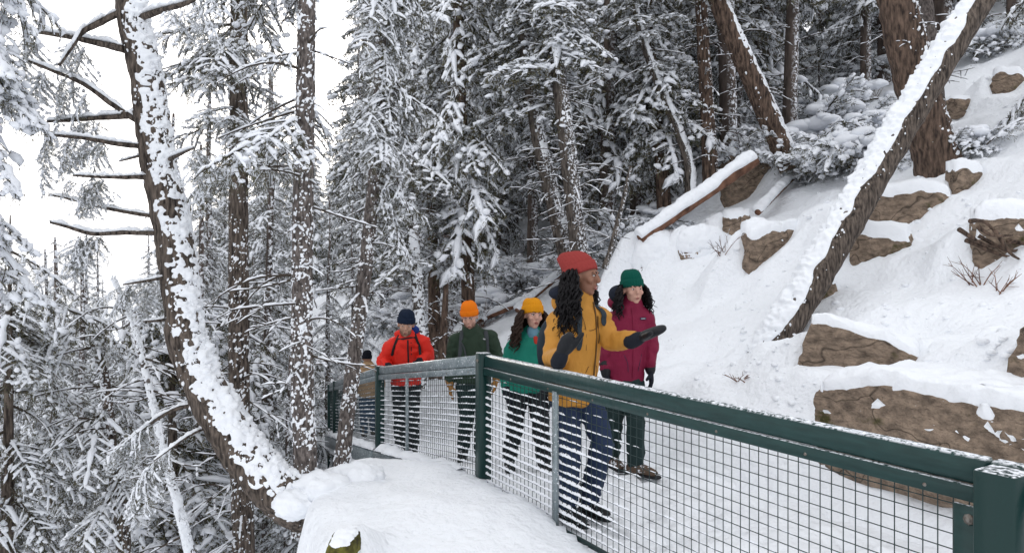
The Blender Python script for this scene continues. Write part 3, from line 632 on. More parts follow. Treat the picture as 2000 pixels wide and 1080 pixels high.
def items(n, ya, yb, depth, l0, l1, pit=(.2, .7), az=None):
    "branches leaving the trunk between photo rows ya (top) and yb"
    def fn(rs, cf, base):
        it = []
        for i in range(n):
            z = CAMZ - (rs.uniform(ya, yb) - 540) / F * depth - base[2]; a = rs.uniform(0, 6.28) if az is None else rs.uniform(*az)
            it.append((cf(z), a, rs.uniform(*pit), rs.uniform(l0, l1)))
        return it
    fn.spec = (n, ya, yb, depth); return fn
PI = math.pi
# the bowed tree that sweeps up out of the ledge
bow, bq, brad, bbase = special('bowed_tree', 'thick bowed tree sweeping left out of the snowy ledge, snow along its upper side', 
    [(252, -60), (254, 0), (268, 75), (285, 150), (303, 280), (322, 380), (337, 455), (350, 540), (360, 640), (378, 705), (424, 800), (475, 880), (530, 945), (590, 985), (650, 1000)],
    [5.3, 5.3, 5.3, 5.3, 5.3, 5.3, 5.3, 5.3, 5.25, 5.25, 5.2, 5.15, 5.1, 5.15, 5.3], [54, 56, 58, 60, 64, 66, 67, 68, 70, 73, 80, 86, 92, 96, 90], 'bark_near',
    snow=dict(n=640, alpha=1.45, base=.010, amp=.050, freq=15, wind=(.95, -.35, .5), k=31, fine=.5), seed=31, nring=200, seg=20, jit=(.16, 12), twigs=None)
V, Fc = trunk_snow(bq[:95], brad[:95], 77, 320, alpha=1.05, base=.014, amp=.075, freq=10, wind=(.6, -.25, .9), k=27, fine=.5); link('trunk_snow', mesh_np('trunk_snow', V, Fc, M['snow']), bow)
rt = np.random.RandomState(8)
BW = [([(242, 97), (190, 85), (130, 72), (60, 62)], 17, 1), ([(280, 244), (225, 208), (160, 163), (100, 138), (56, 120)], 13, 1), ([(285, 222), (240, 228), (180, 232), (130, 236), (92, 238)], 14, 1),
      ([(282, 287), (230, 282), (160, 270), (88, 264)], 12, 1), ([(295, 346), (240, 347), (190, 346), (143, 343)], 10, 1), ([(310, 424), (250, 415), (185, 402), (120, 385), (95, 382)], 9, 0), ([(310, 456), (240, 455), (180, 457), (130, 443), (98, 435)], 11, 1),
      ([(240, 22), (195, 45), (160, 64), (138, 95), (115, 128)], 16, 0), ([(276, 35), (320, 20), (370, 5), (410, -20)], 15, 1), ([(330, 312), (352, 302), (378, 290)], 9, 1), ([(290, 300), (255, 310), (232, 316)], 6, 0),
      ([(330, 540), (290, 548), (240, 556)], 8, 1), ([(345, 620), (310, 626), (280, 628)], 8, 0), ([(385, 790), (340, 800), (290, 830), (240, 870)], 10, 1), ([(420, 830), (370, 850), (300, 900)], 8, 1)]
for pl, wd, lv in BW:
    d = np.linspace(5.25, 5.0 + rt.uniform(-.25, .35), len(pl)); c = np.array([P(a, b, e) for (a, b), e in zip(pl, d)]) - bbase
    q, r = resample(c, np.linspace(wd * .95, wd * .32, len(pl)) / 2 / F * 5.2, 34); V, Fc = tube(q, r, 7, True, (0, 0, 1), (.25, 30), 3); b_ = link('branch', mesh_np('branch', V, Fc, M['bark_near']), bow)
    q3, r3 = resample(q, r, 70); V, Fc = bolster(q3 + np.array((0, 0, 1.)) * (r3 * .75)[:, None], float(r.mean()) * 2.1, 8, rt, .08); link('snow_load', mesh_np('snow_load', V, Fc, M['snow']), b_)
    if lv:
        its = [(q[int(j)], math.atan2(0, q[-1][0] - q[0][0]) + rt.uniform(-.7, .7), rt.uniform(.5, 1.3), rt.uniform(.18, .42)) for j in rt.uniform(12, 33, 7)]
        (nv, nf), (sv_, sf), (wv, wf) = crown('near', rt, its); link('foliage', mesh_np('foliage', nv, nf, M['needle'], False), b_)
        link('snow_load', mesh_np('snow_load', *merge((sv_, sf)), M['tree_snow']), b_)
# upright trunks
special('spruce_tree', 'straight slim trunk flecked with snow, nearest the ledge, left of the railing', [(600, -80), (598, 100), (592, 400), (590, 700), (597, 930), (597, 1040)], [5.2]*6, [33, 36, 40, 42, 46, 56], 'bark_pink',
        items(9, -260, 260, 5.2, .5, .9, (.0, .5), (1.2, 4.6)), twigs=(34, 1.2, 4.2, .15, .7), snow=dict(n=420, alpha=2.6, base=-.003, amp=.026, freq=22, wind=(.5, -1, .3), k=27, fine=.6), seed=41)
special('spruce_tree', 'dark trunk with drooping evergreen branches between the bowed tree and the slim trunk', [(468, -120), (466, 200), (466, 500), (468, 800), (476, 1080), (480, 1250)], [7.6]*6, [30, 34, 38, 40, 42, 44], 'bark_near',
        items(48, -240, 330, 7.6, .5, 1.15, (.1, .7)), twigs=(46, .3, 3.8, .25, .8), snow=dict(n=320, alpha=2.6, base=-.005, amp=.026, freq=18, wind=(.6, -1, .3), k=25, fine=.6), seed=42)
special('spruce_tree', 'slanting slim trunk leaning over the far railing, crown heavy with hanging snowy branches', [(748, -100), (742, 150), (735, 300), (718, 480), (693, 690), (665, 925), (660, 990)], [6.2, 6.2, 6.2, 6.15, 6.0, 5.8, 5.8], [18, 22, 25, 27, 29, 32, 36], 'bark_pink',
        items(54, -200, 400, 6.2, .35, .75, (.45, 1.1), (-1.9, 1.9)), twigs=(18, 1.7, 2.8, .2, .5), snow=dict(n=300, alpha=2.6, base=-.005, amp=.022, freq=20, wind=(.4, -1, .3), k=23, fine=.6), seed=43)
special('spruce_tree', 'spruce at the left edge, drooping boughs padded with heavy snow', [(-70, -200), (-75, 300), (-80, 800), (-80, 1300)], [4.6]*4, [40, 50, 60, 66], 'bark_near',
        items(46, -180, 520, 4.6, .35, .72, (.4, 1.1), (-1.6, 1.2)), level='bush', twigs=None, seed=44)
special('spruce_tree', 'broken-topped young trunk with snow on its stubs, low in the gorge at left', [(172, 600), (180, 660), (205, 745), (218, 880), (235, 1000), (245, 1120)], [6.8]*6, [8, 13, 17, 22, 26, 28], 'bark_near',
        items(16, 560, 1080, 6.8, .4, .9, (.1, .8)), twigs=(44, -.3, 2.2, .2, .7), snow=dict(n=300, alpha=2.2, base=-.004, amp=.022, freq=14, wind=(-.3, -1, .6), k=17), seed=45)
special('leaning_sapling', 'thin pale leaning trunk coated in snow, low in the gorge at left', [(222, 545), (262, 640), (292, 760), (325, 900), (352, 1000), (380, 1120)], [6.2]*6, [8, 11, 14, 16, 18, 20], 'bark_pink',
        None, twigs=(38, .1, 2.4, .2, .6), snow=dict(n=340, alpha=2.0, base=.008, amp=.018, freq=14, wind=(.5, -.9, .6), k=15), seed=46)
special('spruce_tree', 'bare-trunked spruce behind the orange beanie, boughs hanging above', [(893, -60), (898, 150), (906, 330), (912, 480), (916, 640)], [12.5]*5, [19, 21, 23, 25, 28], 'bark_big',
        items(44, -60, 480, 12.5, .7, 1.7, (.3, .9)), level='mid', twigs=(24, .2, 3, .3, .9), seed=47)
special('spruce_tree', 'grey trunk leaning left, first of the pair above the red beanie', [(1000, -80), (1022, 60), (1048, 250), (1078, 380), (1112, 520), (1128, 600)], [12]*6, [22, 24, 27, 31, 36, 40], 'bark',
        items(40, -150, 220, 12, .8, 1.7, (.2, .8)), level='mid', twigs=(46, .4, 4, .3, .9), snow=dict(n=260, alpha=1.2, base=.004, amp=.03, freq=10, wind=(1, -.5, .5), k=11), seed=48)
special('spruce_tree', 'upright dark trunk with ladder-like dry twigs, second of the pair above the red beanie', [(1070, -90), (1080, 50), (1098, 200), (1115, 350), (1133, 510), (1140, 600)], [11.5]*6, [26, 28, 30, 33, 36, 42], 'bark',
        items(26, -200, 120, 11.5, .7, 1.4, (.2, .8)), level='mid', twigs=(70, .4, 4.6, .35, .9, 2), snow=dict(n=260, alpha=1.8, base=-.004, amp=.026, freq=12, wind=(1, -.6, .4), k=13), seed=49)
special('leaning_tree', 'thin snow-topped tree leaning left across the wood above the log', [(1238, 10), (1262, 100), (1295, 185), (1330, 270), (1346, 330), (1347, 400)], [13]*6, [12, 15, 18, 19, 20, 22], 'bark',
        items(18, -40, 160, 13, .5, 1.1, (.3, .9)), level='mid', twigs=(22, .5, 3.5, .3, .8), snow=dict(n=260, alpha=1.3, base=.02, amp=.03, freq=9, wind=(.8, -.4, .8), k=11), seed=50)
special('spruce_tree', 'dark shaggy spruce with mossy trunk behind the fallen log', [(1262, -60), (1272, 120), (1284, 250), (1293, 330), (1298, 420)], [13.5]*5, [16, 20, 24, 27, 30], 'bark_big',
        items(46, -60, 320, 13.5, .6, 1.3, (.4, 1.0)), level='mid', twigs=None, seed=51)
special('spruce_tree', 'reddish upright trunk behind the snowy bushes at the head of the slope', [(1366, -60), (1372, 60), (1380, 200), (1386, 310), (1388, 360)], [13]*5, [22, 24, 27, 30, 32], 'bark_big',
        items(18, -250, 0, 13, .9, 1.6), level='mid', twigs=(44, .5, 4, .3, .8), snow=dict(n=200, alpha=2.2, base=-.006, amp=.026, freq=10, wind=(1, -.6, .4), k=11), seed=52)
special('leaning_tree', 'stout trunk leaning left at the top of the slope, snow along one side', [(1375, -80), (1402, 0), (1440, 90), (1472, 160), (1500, 225), (1545, 330)], [12.5]*6, [34, 36, 38, 40, 42, 44], 'bark_big',
        None, twigs=(14, .4, 3, .3, .7), snow=dict(n=200, alpha=1.1, base=.012, amp=.03, freq=9, wind=(1, -.3, .7), k=11), seed=53)
special('old_spruce', 'massive reddish-brown trunk standing on the bank behind the leaning log', [(1735, -120), (1752, 0), (1775, 110), (1803, 220), (1830, 315), (1838, 370)], [9.6]*6, [64, 68, 72, 78, 86, 96], 'bark_big',
        items(14, -420, -90, 9.6, .9, 1.6), level='mid', twigs=(12, 1, 4.5, .2, .6), snow=dict(n=260, alpha=1.2, base=-.004, amp=.05, freq=9, wind=(1, -.25, .3), k=15), seed=54)
special('spruce_tree', 'purple-grey trunk close behind the massive reddish trunk', [(1795, -120), (1805, 0), (1815, 80), (1828, 200), (1835, 300)], [11]*5, [26, 28, 30, 32, 36], 'bark_pink', None, twigs=(16, 1, 4, .2, .8), seed=55)
special('spruce_tree', 'snowy spruce bough hanging into the top right corner', [(2130, -300), (2135, 100), (2140, 330)], [9.5]*3, [50, 60, 70], 'bark_big',
        items(26, -260, 130, 9.5, .8, 1.7, (.5, 1.0), (2.2, 4.2)), level='near', twigs=None, seed=56)
special('dead_sapling', 'thin bare dead stem leaning right beside the fallen log', [(1232, 325), (1220, 380), (1205, 440), (1192, 490), (1180, 525)], [10.5]*5, [6, 8, 10, 11, 13], 'bark', None, twigs=(8, .3, 1.3, .15, .4), seed=57)
special('forked_stump', 'two dark bare stems rising behind the orange beanie man', [(872, 540), (869, 600), (866, 660), (862, 720)], [12]*4, [9, 12, 16, 22], 'bark_big', None, twigs=(14, .2, 1.2, .3, .7), seed=58)
special('spruce_tree', 'snow-plastered trunk right behind the navy beanie', [(803, 380), (808, 480), (815, 560), (820, 660), (822, 760)], [12]*5, [17, 20, 23, 25, 27], 'bark', items(16, 200, 520, 12, .5, 1.1, (.3, .9)), level='mid', twigs=(20, .2, 3, .3, .8),
        snow=dict(n=240, alpha=1.9, base=.004, amp=.035, freq=10, wind=(.5, -1, .4), k=15), seed=59)
special('spruce_tree', 'brown trunk just right of the snow-plastered trunk', [(842, 330), (845, 480), (848, 600), (850, 740)], [13]*4, [18, 21, 24, 26], 'bark_big', items(16, 250, 520, 13, .5, 1.2, (.3, .9)), level='mid', twigs=(20, .2, 3, .3, .8), seed=60)
def small_tree(kind, px, py, h, label, d=None, name='young_spruce', rz=0):
    if d is None: q, d = hit(px, py)
    else: x = (px - 1000) / F * d; q = np.array((x, d, gz(x, d)))
    hh = {'small': 3.4, 'mid_c': 8}[kind]
    return plant_tree(name, label, q - np.array((0, 0, .1)), PR[kind], None, 'tree', rz, h / hh)
special('spruce_tree', 'snow-heavy lower boughs of a spruce in the bottom left corner', [(20, 420), (18, 700), (15, 1000), (15, 1250)], [6.4]*4, [2, 12, 24, 32], 'bark_near',
        items(40, 480, 1080, 6.4, .5, 1.1, (.0, .8)), twigs=None, seed=61)
special('spruce_tree', 'snow-heavy boughs hanging below the bowed tree', [(330, 560), (335, 750), (340, 1000), (345, 1250)], [8.4]*4, [2, 12, 24, 30], 'bark_near',
        items(44, 560, 1120, 8.4, .5, 1.1, (.1, .8)), level='mid', twigs=None, seed=62)
small_tree('mid_c', 640, 900, 5.2, 'snowy spruce filling the gap left of the far railing post', 14.5)
small_tree('mid_c', 690, 900, 5.6, 'snowy spruce behind the tan jacket', 17, rz=2)
small_tree('small', 600, 900, 3.3, 'low snowy spruce just left of the far railing end', 11.5, rz=3)
small_tree('small', 560, 980, 3.0, 'round bushy young spruce loaded with snow below the slim trunk', 9.5)
small_tree('small', 1510, 240, 2.6, 'young snow-covered spruce at the top of the slope, left of the massive trunk')
small_tree('small', 1600, 200, 2.0, 'small snowy spruce close behind the bank bushes', None, rz=2)
small_tree('small', 60, 1300, 2.6, 'snowy spruce top poking up in the bottom left corner', 5.6, rz=1)

# ------------------------------------------------------------------ rocks, logs and bushes on the slope
# logs
special('leaning_log', 'long dead log leaning up the bank to the right, thick snow on its upper side', [(1955, -60), (1880, 55), (1800, 185), (1720, 320), (1640, 460), (1575, 570), (1530, 640), (1490, 705)], [8.0, 7.9, 7.8, 7.7, 7.5, 7.4, 7.35, 7.35], [50, 54, 58, 60, 62, 64, 66, 66], 'bark_near',
        None, twigs=None, snow=dict(n=420, alpha=1.08, base=.034, amp=.062, freq=9, wind=(-.75, -.1, .7), k=29, fine=.6), seed=71, cat='log', seg=18)
_, d1 = hit(1255, 480); d1 -= .12; q1 = P(1250, 468, d1); q2 = P(1475, 312, d1 + .3); 
def log_between(name, label, p0, p1, r0, r1, seed, snow):
    base = (p0 + p1) / 2; k = np.linspace(0, 1, 6)[:, None]; pts = p0 + (p1 - p0) * k - base; (V, Fc), q, r = trunk_mesh(pts, np.linspace(r0, r1, 6), 14, 50, (.12, 8), seed)
    o = thing(name, label, 'log', tuple(base)); link('trunk', mesh_np('trunk', V, Fc, M['log']), o); V, Fc = trunk_snow(q, r, seed, **snow); link('snow_load', mesh_np('snow_load', V, Fc, M['snow']), o); return o
log_between('fallen_log', 'red-brown fallen log with a pillow of snow, above the red beanie', q1, q2, .075, .10, 72, dict(n=160, alpha=1.35, base=.09, amp=.06, freq=5, wind=(-.1, -.1, 1), k=17, fine=.3))
for k, (a, b, c_, d_, lb) in enumerate(((1010, 620, 1130, 520, 'slim snow-covered fallen pole behind the teal jacket'), (1175, 455, 1300, 395, 'short snowy fallen pole among the trunks above the red beanie'), (1480, 430, 1560, 350, 'snow-topped fallen stick by the mossy stone'), (930, 640, 1035, 600, 'low snow-covered log behind the orange beanie'))):
    p0 = hit(a, b)[0]; p1 = hit(c_, d_)[0]; log_between('fallen_pole', lb, p0 + (0, 0, .12), p1 + (0, 0, .15), .05, .06, 73 + k, dict(n=120, alpha=1.4, base=.07, amp=.04, freq=6, wind=(0, -.1, 1), k=13, fine=.4))
# bushes
BU = {}
def bush_proto(key, level, n, s0, s1, pit, spread, seed):
    rs = np.random.RandomState(seed); its = [(rs.uniform(-1, 1, 3) * np.array((spread, spread, .03)) + (0, 0, .05), rs.uniform(0, 6.28), rs.uniform(*pit), rs.uniform(s0, s1)) for i in range(n)]
    (nv, nf), (sv_, sf), (wv, wf) = crown(level, rs, its); k_ = 16; a_ = rs.uniform(0, 6.28, k_); r_ = rs.uniform(.05, .62, k_); pil = lumps(np.stack([np.cos(a_) * r_, np.sin(a_) * r_, .44 - .42 * r_ + rs.uniform(-.04, .05, k_)], 1), rs.uniform(.07, .17, (k_, 1)) * np.array((1.25, 1.1, .55)), rs, 3, 0); pil = (pil[0] + .035 * fbm(pil[0] * 9, 3, 4)[:, None] * np.array((1, 1, .8)), pil[1]); sv_, sf = merge((sv_, sf), pil); BU[key] = [('foliage', mesh_np('foliage', nv, nf, M['needle'], False)), ('twigs', mesh_np('twigs', wv, wf, M['twig'])), ('snow_load', mesh_np('snow_load', sv_, sf, M['tree_snow']))]
bush_proto(0, 'bush', 26, .45, .95, (-.8, .1), .42, 81); bush_proto(1, 'bush', 24, .5, 1.0, (-1.0, .0), .4, 82); bush_proto(2, 'bush', 20, .4, .8, (-.5, .3), .45, 83)
def bush(name, label, px, py, n, s0, s1, seed, pit=None, level='near', spread=.25):
    q, d = hit(px, py); return plant_tree(name, label, q - np.array((0, 0, .03)), BU[seed % 3], None, 'bush', seed * 1.3, (s0 + s1) / 1.25)
bush('juniper_bush', 'broad dark juniper bush weighed down with snow behind the leaning log', 1630, 335, 26, .6, 1.15, 81, spread=.5)
bush('juniper_bush', 'snowy bush on top of the shadowed overhang', 1470, 330, 22, .5, 1.0, 82, spread=.45)
bush('juniper_bush', 'snow-heaped bush left of the massive trunk', 1700, 270, 18, .5, .95, 83, spread=.4)
bush('juniper_bush', 'snow-covered bush at the top of the slope near the stout leaning trunk', 1420, 225, 20, .7, 1.2, 85, spread=.5, level='mid')
bush('juniper_bush', 'snow-bowed bush beside the young snowy spruce', 1560, 210, 18, .6, 1.1, 86, spread=.5, level='mid')
bush('juniper_bush', 'snowy evergreen sprigs left of the red beanie', 1040, 560, 14, .5, .9, 87, level='mid', spread=.4)
bush('juniper_bush', 'snowy undergrowth right of the pair of trunks', 1190, 500, 14, .4, .9, 88, level='mid', spread=.5)
bush('juniper_bush', 'snow-dusted bush above the rounded padded boulder', 1300, 440, 14, .5, .9, 89, level='mid', spread=.5)
bush('juniper_bush', 'snowy sprigs right of the massive trunk', 1905, 290, 10, .3, .55, 90, spread=.3)
for j_, (px, py, lb) in enumerate(((700, 655, 'snowy undergrowth left of the red jacket'), (770, 640, 'snowy undergrowth directly behind the navy beanie'), (850, 640, 'snowy undergrowth between the red and the dark green jackets'), (820, 600, 'snowy bush up the bank behind the red jacket'), (900, 580, 'snowy bush up the bank above the orange beanie'), (1000, 560, 'snowy bush up the bank left of the yellow beanie'))):
    bush('snowy_thicket', lb, px, py, 14, .6, 1.1, 140 + j_)
bush('juniper_bush', 'sprawling snowy undergrowth behind the orange beanie', 960, 615, 16, .5, 1.0, 91, level='mid', spread=.6)
for j_, (px, py, n_, a_, b_, lb) in enumerate(((1590, 300, 34, .7, 1.4, 'large snow-plastered thicket in the middle of the upper bank'), (1500, 285, 28, .6, 1.2, 'snow-covered thicket above the brown overhang'), (1660, 210, 26, .6, 1.2, 'snowy thicket directly left of the massive trunk'), (1450, 180, 28, .8, 1.4, 'white snowy brush below the stout leaning trunk'), (1950, 100, 18, .5, 1.0, 'snowy brush under the top right bough'), (1240, 410, 20, .6, 1.1, 'snowy brush at the foot of the shaggy spruce'), (1330, 350, 20, .6, 1.2, 'snowy brush at the foot of the thin leaning tree'), (1140, 480, 18, .5, 1., 'snowy brush between the trunks over the red beanie'))):
    bush('snowy_thicket', lb, px, py, n_, a_, b_, 120 + j_, (-.9, .2), 'mid', .6)
for j_, (px, py, sz, lb) in enumerate(((1440, 290, 1.5, 'big snow-pillowed bush right above the end of the fallen log'), (1545, 250, 1.6, 'big snow-pillowed bush halfway between overhang and young spruce'), (1620, 260, 1.5, 'big snow-pillowed bush in the heart of the bank thicket'), (1690, 325, 1.2, 'dark-hearted snowy bush touching the leaning log'), (1590, 345, 1.1, 'low snowy bush spilling over the small brown stone'), (1740, 150, 1.3, 'snow-pillowed bush high behind the leaning log'), (1500, 150, 1.5, 'snow-pillowed bush at the foot of the stout leaning trunk'), (1640, 130, 1.5, 'snow-pillowed bush high up beside the massive trunk'))):
    bush('snow_pillowed_bush', lb, px, py, 0, sz * .6, sz * .65, 160 + j_)
def shrub(label, px, py, n, h, seed, spread=.5, snow=True, name='bare_shrub'):
    rs = np.random.RandomState(seed); q, d = hit(px, py); o = thing(name, label, 'shrub', tuple(q)); Wd = Acc(); Sn = Acc()
    for i in range(n):
        di = nrm(np.array((rs.uniform(-1, 1) * spread, rs.uniform(-1, 1) * spread, rs.uniform(.5, 1)))); l = h * rs.uniform(.5, 1); v = np.linspace(0, 1, 7)[:, None]
        c = rs.uniform(-.06, .06, 3) * (1, 1, 0) + di * l * v + np.array((rs.uniform(-.3, .3), rs.uniform(-.3, .3), -.15)) * l * v**2
        Wd.add(*tube(c, np.linspace(.006, .002, 7), 4, False)); 
        for j in range(3):
            k = rs.randint(2, 6); d2 = nrm(di + rs.normal(size=3) * .6); c2 = c[k] + d2 * l * .35 * v[:4] / v[3]; Wd.add(*tube(c2, np.linspace(.003, .0015, 4), 3, False))
            if snow: Sn.add(*bolster(resample(c2, v[:4, 0], 6)[0], .009, 5, rs, .2))
    link('stems', mesh_np('stems', *Wd.get(), M['log']), o)
    if snow: link('snow_load', mesh_np('snow_load', *Sn.get(), M['tree_snow']), o)
shrub('thin reddish bare twigs sticking out of the snow at right', 1900, 560, 7, .42, 101, .6, False)
shrub('second tuft of bare twigs nearer the right edge', 1950, 575, 5, .32, 102, .6, False)
shrub('fine snowy twigs of a leafless shrub by the fallen log', 1430, 300, 16, 1.1, 103, .7)
shrub('dark bent stems rising from the bank bushes', 1715, 190, 4, .9, 104, .5)
shrub('few dark twigs in the hollow left of the wedge-shaped block', 1450, 745, 7, .16, 105, 1.2, False)
shrub('snowy leafless twigs beside the mossy dark stone', 1410, 500, 9, .4, 106, .8)
shrub('leafless snowy shrub behind the orange beanie', 940, 640, 16, 1.0, 107, .9)
# roots exposed at the right edge
rr = np.random.RandomState(5); q, d = hit(1950, 520); ro = thing('root_mass', 'tangle of exposed brown roots at the right edge of the bank', 'roots', tuple(q))
for k in range(7):
    a = np.array((rr.uniform(-.45, .1), rr.uniform(-.25, .0), rr.uniform(.2, .42))); b = a + np.array((rr.uniform(.1, .5), rr.uniform(-.1, .1), rr.uniform(-.35, -.05))); m_ = (a + b) / 2 + rr.uniform(-.1, .1, 3)
    c_, r_ = resample(np.array([a, m_, b]), np.linspace(.022, .008, 3), 14); link('root', mesh_np('root', *tube(c_, r_, 7, True, (0, 0, 1), (.3, 12), k), M['bark_big']), ro)
# lumps of snow fallen on the slope: clods too many to count
rc = np.random.RandomState(6); C = []; S = []
for k in range(1700):
    px = rc.uniform(1150, 2050); py = rc.uniform(150, 860); 
    if rc.rand() > .5 + .5 * vnoise(np.array([[px / 90, py / 60, 0]]), 3)[0]: continue
    C.append((px, py))
C = np.array(C); dd = np.linspace(3, 22, 260)
Q = np.stack([(C[:, :1] - 1000) / F * dd, np.repeat(dd[None], len(C), 0), CAMZ - (C[:, 1:] - 540) / F * dd], -1); un = Q[..., 2] < terrain(Q[..., 0], Q[..., 1]); ix = un.argmax(1); ok = un.any(1)
Q = Q[np.arange(len(C)), ix][ok]; sg, _ = st(Q[:, 0], Q[:, 1]); Q = Q[sg > 2.2]; Q[:, 2] = terrain(Q[:, 0], Q[:, 1])
S = .008 + .03 * rc.rand(len(Q))**2.5; S = S[:, None] * np.array((1.3, 1.2, .75))
tag(link('snow_clods', mesh_np('snow_clods', *lumps(Q, S, rc, 1, .22), M['snow'])), 'small clods of snow fallen over the white bank', 'snow', None, 'stuff')

# ------------------------------------------------------------------ people
def fabric(name, c, rough=.75, fine=.0015, wr=.035, c2=None):
    m = mat(name, c, rough, (7, (1, 1, .6), wr), (tuple(min(1, q * 1.25) for q in c) if c2 is None else c2, 5, (1, 1, 1), .3), 0, .25); return m
M['skin_dark'] = mat('skin_dark', (.22, .105, .065), .5, (90, (1, 1, 1), .0006), ((.27, .13, .085), 9, (1, 1, 1), .25), 0, .35)
M['skin_pale'] = mat('skin_pale', (.50, .29, .22), .5, (90, (1, 1, 1), .0006), ((.56, .31, .24), 9, (1, 1, 1), .25), 0, .35)
M['skin_mid'] = mat('skin_mid', (.42, .24, .165), .5, (90, (1, 1, 1), .0006), ((.48, .28, .2), 9, (1, 1, 1), .25), 0, .35)
M['hair_black'] = mat('hair_black', (.007, .006, .007), .6, None, None, 0, .2)
M['hair_brown'] = mat('hair_brown', (.030, .016, .011), .6, None, None, 0, .2)
M['stubble'] = mat('stubble', (.16, .10, .07), .8)
M['eye_white'] = mat('eye_white', (.55, .52, .5), .3); M['lips'] = mat('lips', (.28, .085, .075), .4); M['teeth'] = mat('teeth', (.7, .67, .62), .3)
M['jeans'] = fabric('jeans', (.018, .03, .065), .85, wr=.03); M['dark_trousers'] = fabric('dark_trousers', (.012, .014, .017), .8, wr=.03); M['dark_trousers_green'] = fabric('dark_trousers_green', (.012, .026, .026), .8, wr=.03); M['jeans_blue'] = fabric('jeans_blue', (.03, .06, .12), .85)
M['leather_black'] = mat('leather_black', (.008, .009, .012), .5, (30, (1, 1, 1), .006), None, 0, .3); M['knit_black'] = fabric('knit_black', (.010, .012, .018), .9); M['glove_tan'] = fabric('glove_tan', (.27, .13, .035), .8)
M['boot_brown'] = frost(fabric('boot_brown', (.09, .06, .042), .8), 30, .56, .62); M['boot_black'] = frost(fabric('boot_black', (.014, .014, .015), .7), 30, .58, .64)
M['strap'] = fabric('strap', (.02, .03, .04), .8); M['strap_grey'] = fabric('strap_grey', (.045, .05, .055), .8); M['zip'] = mat('zip', (.10, .045, .008), .6); M['navy_lining'] = fabric('navy_lining', (.012, .015, .025), .9); M['blue_hood'] = fabric('blue_hood', (.01, .03, .16), .8)
M['scarf'] = fabric('scarf', (.10, .20, .26), .9); M['red_neck'] = fabric('red_neck', (.35, .03, .02), .9); M['white_logo'] = mat('white_logo', (.5, .5, .52), .7); M['logo_dark'] = mat('logo_dark', (.02, .02, .05), .7)
def loft(pts, rad, lat=None, seg=18, n=None, ck=1.):
    "closed limb: rad is r or (across, through); lat = the across direction"
    pts = np.asarray(pts, float); rad = np.array([(r, r) if np.isscalar(r) else r for r in rad], float); n = n or max(10, 5 * len(pts))
    q, a = resample(pts, rad[:, 0], n); _, b = resample(pts, rad[:, 1], n); T = nrm(np.gradient(q, axis=0))
    L_ = np.array(lat if lat is not None else (1, .02, .01), float); A = L_ - T * (T @ L_)[:, None]; A = nrm(A); B = np.cross(T, A)
    t = nrm(q[0] - q[1]); e0 = [(q[0] + t * a[0] * f * ck, g) for f, g in ((.75, .45), (.5, .78))]; t = nrm(q[-1] - q[-2]); e1 = [(q[-1] + t * a[-1] * f, g) for f, g in ((.5, .78), (.75, .45))]
    q = np.vstack([e0[0][0], e0[1][0], q, e1[0][0], e1[1][0]]); a = np.r_[a[0]*e0[0][1], a[0]*e0[1][1], a, a[-1]*e1[0][1], a[-1]*e1[1][1]]; b = np.r_[b[0]*e0[0][1], b[0]*e0[1][1], b, b[-1]*e1[0][1], b[-1]*e1[1][1]]
    A = np.vstack([A[:1], A[:1], A, A[-1:], A[-1:]]); B = np.vstack([B[:1], B[:1], B, B[-1:], B[-1:]])
    th = np.arange(seg) / seg * 2 * np.pi; V = q[:, None] + A[:, None] * (np.cos(th)[None] * a[:, None])[..., None] + B[:, None] * (np.sin(th)[None] * b[:, None])[..., None]
    m = len(q); V = V.reshape(-1, 3); Fq = grid_faces(m, seg); Fc = np.vstack([Fq[:, [0, 1, 2]], Fq[:, [0, 2, 3]]]); n0 = len(V); V = np.vstack([V, q[0], q[-1]]); j = np.arange(seg); k = (j + 1) % seg
    return V, np.vstack([Fc, np.stack([np.full(seg, n0), k, j], 1), np.stack([np.full(seg, n0 + 1), (m - 1) * seg + j, (m - 1) * seg + k], 1)])
def ell(c, r, rot=None, sub=3):
    V, Fc = ico(sub); V = V * np.asarray(r); V = V @ np.array(rot).T if rot is not None else V; return V + np.asarray(c), Fc
def fuse(name, shapes, voxel, material, parent, smooth_it=3, folds=None, seed=0):
    "melt closed shapes into one continuous surface"
    V, Fc = merge(*shapes); me = mesh_np('tmp', V, Fc, material); o = bpy.data.objects.new('tmp', me); col.objects.link(o)
    md = o.modifiers.new('r', 'REMESH'); md.mode = 'VOXEL'; md.voxel_size = voxel; md.use_smooth_shade = True
    if smooth_it: ms = o.modifiers.new('s', 'SMOOTH'); ms.iterations = smooth_it; ms.factor = .5
    md2 = o.modifiers.new('d', 'DECIMATE'); md2.ratio = .35 if name in ('body', 'boot') else .6
    dg = bpy.context.evaluated_depsgraph_get(); m2 = bpy.data.meshes.new_from_object(o.evaluated_get(dg)); bpy.data.objects.remove(o); m2.name = name
    if folds:
        n = len(m2.vertices); co = np.zeros(n * 3, np.float32); m2.vertices.foreach_get('co', co); no = np.zeros(n * 3, np.float32); m2.vertices.foreach_get('normal', no); co = co.reshape(-1, 3).astype(float); no = no.reshape(-1, 3)
        f1 = 1 - np.abs(vnoise(co * np.array((9, 9, 15)) + fbm(co * 4, 2, seed + 2)[:, None] * 1.8, seed)) * 2.4; f2 = vnoise(co * np.array((20, 20, 30)), seed + 1)
        co += no * (folds * (f1 * .9 + f2 * .4))[:, None]; m2.vertices.foreach_set('co', co.astype(np.float32).ravel()); m2.update()
    if not m2.materials: m2.materials.append(material)
    m2.polygons.foreach_set('use_smooth', np.ones(len(m2.polygons), bool)); return link(name, m2, parent)
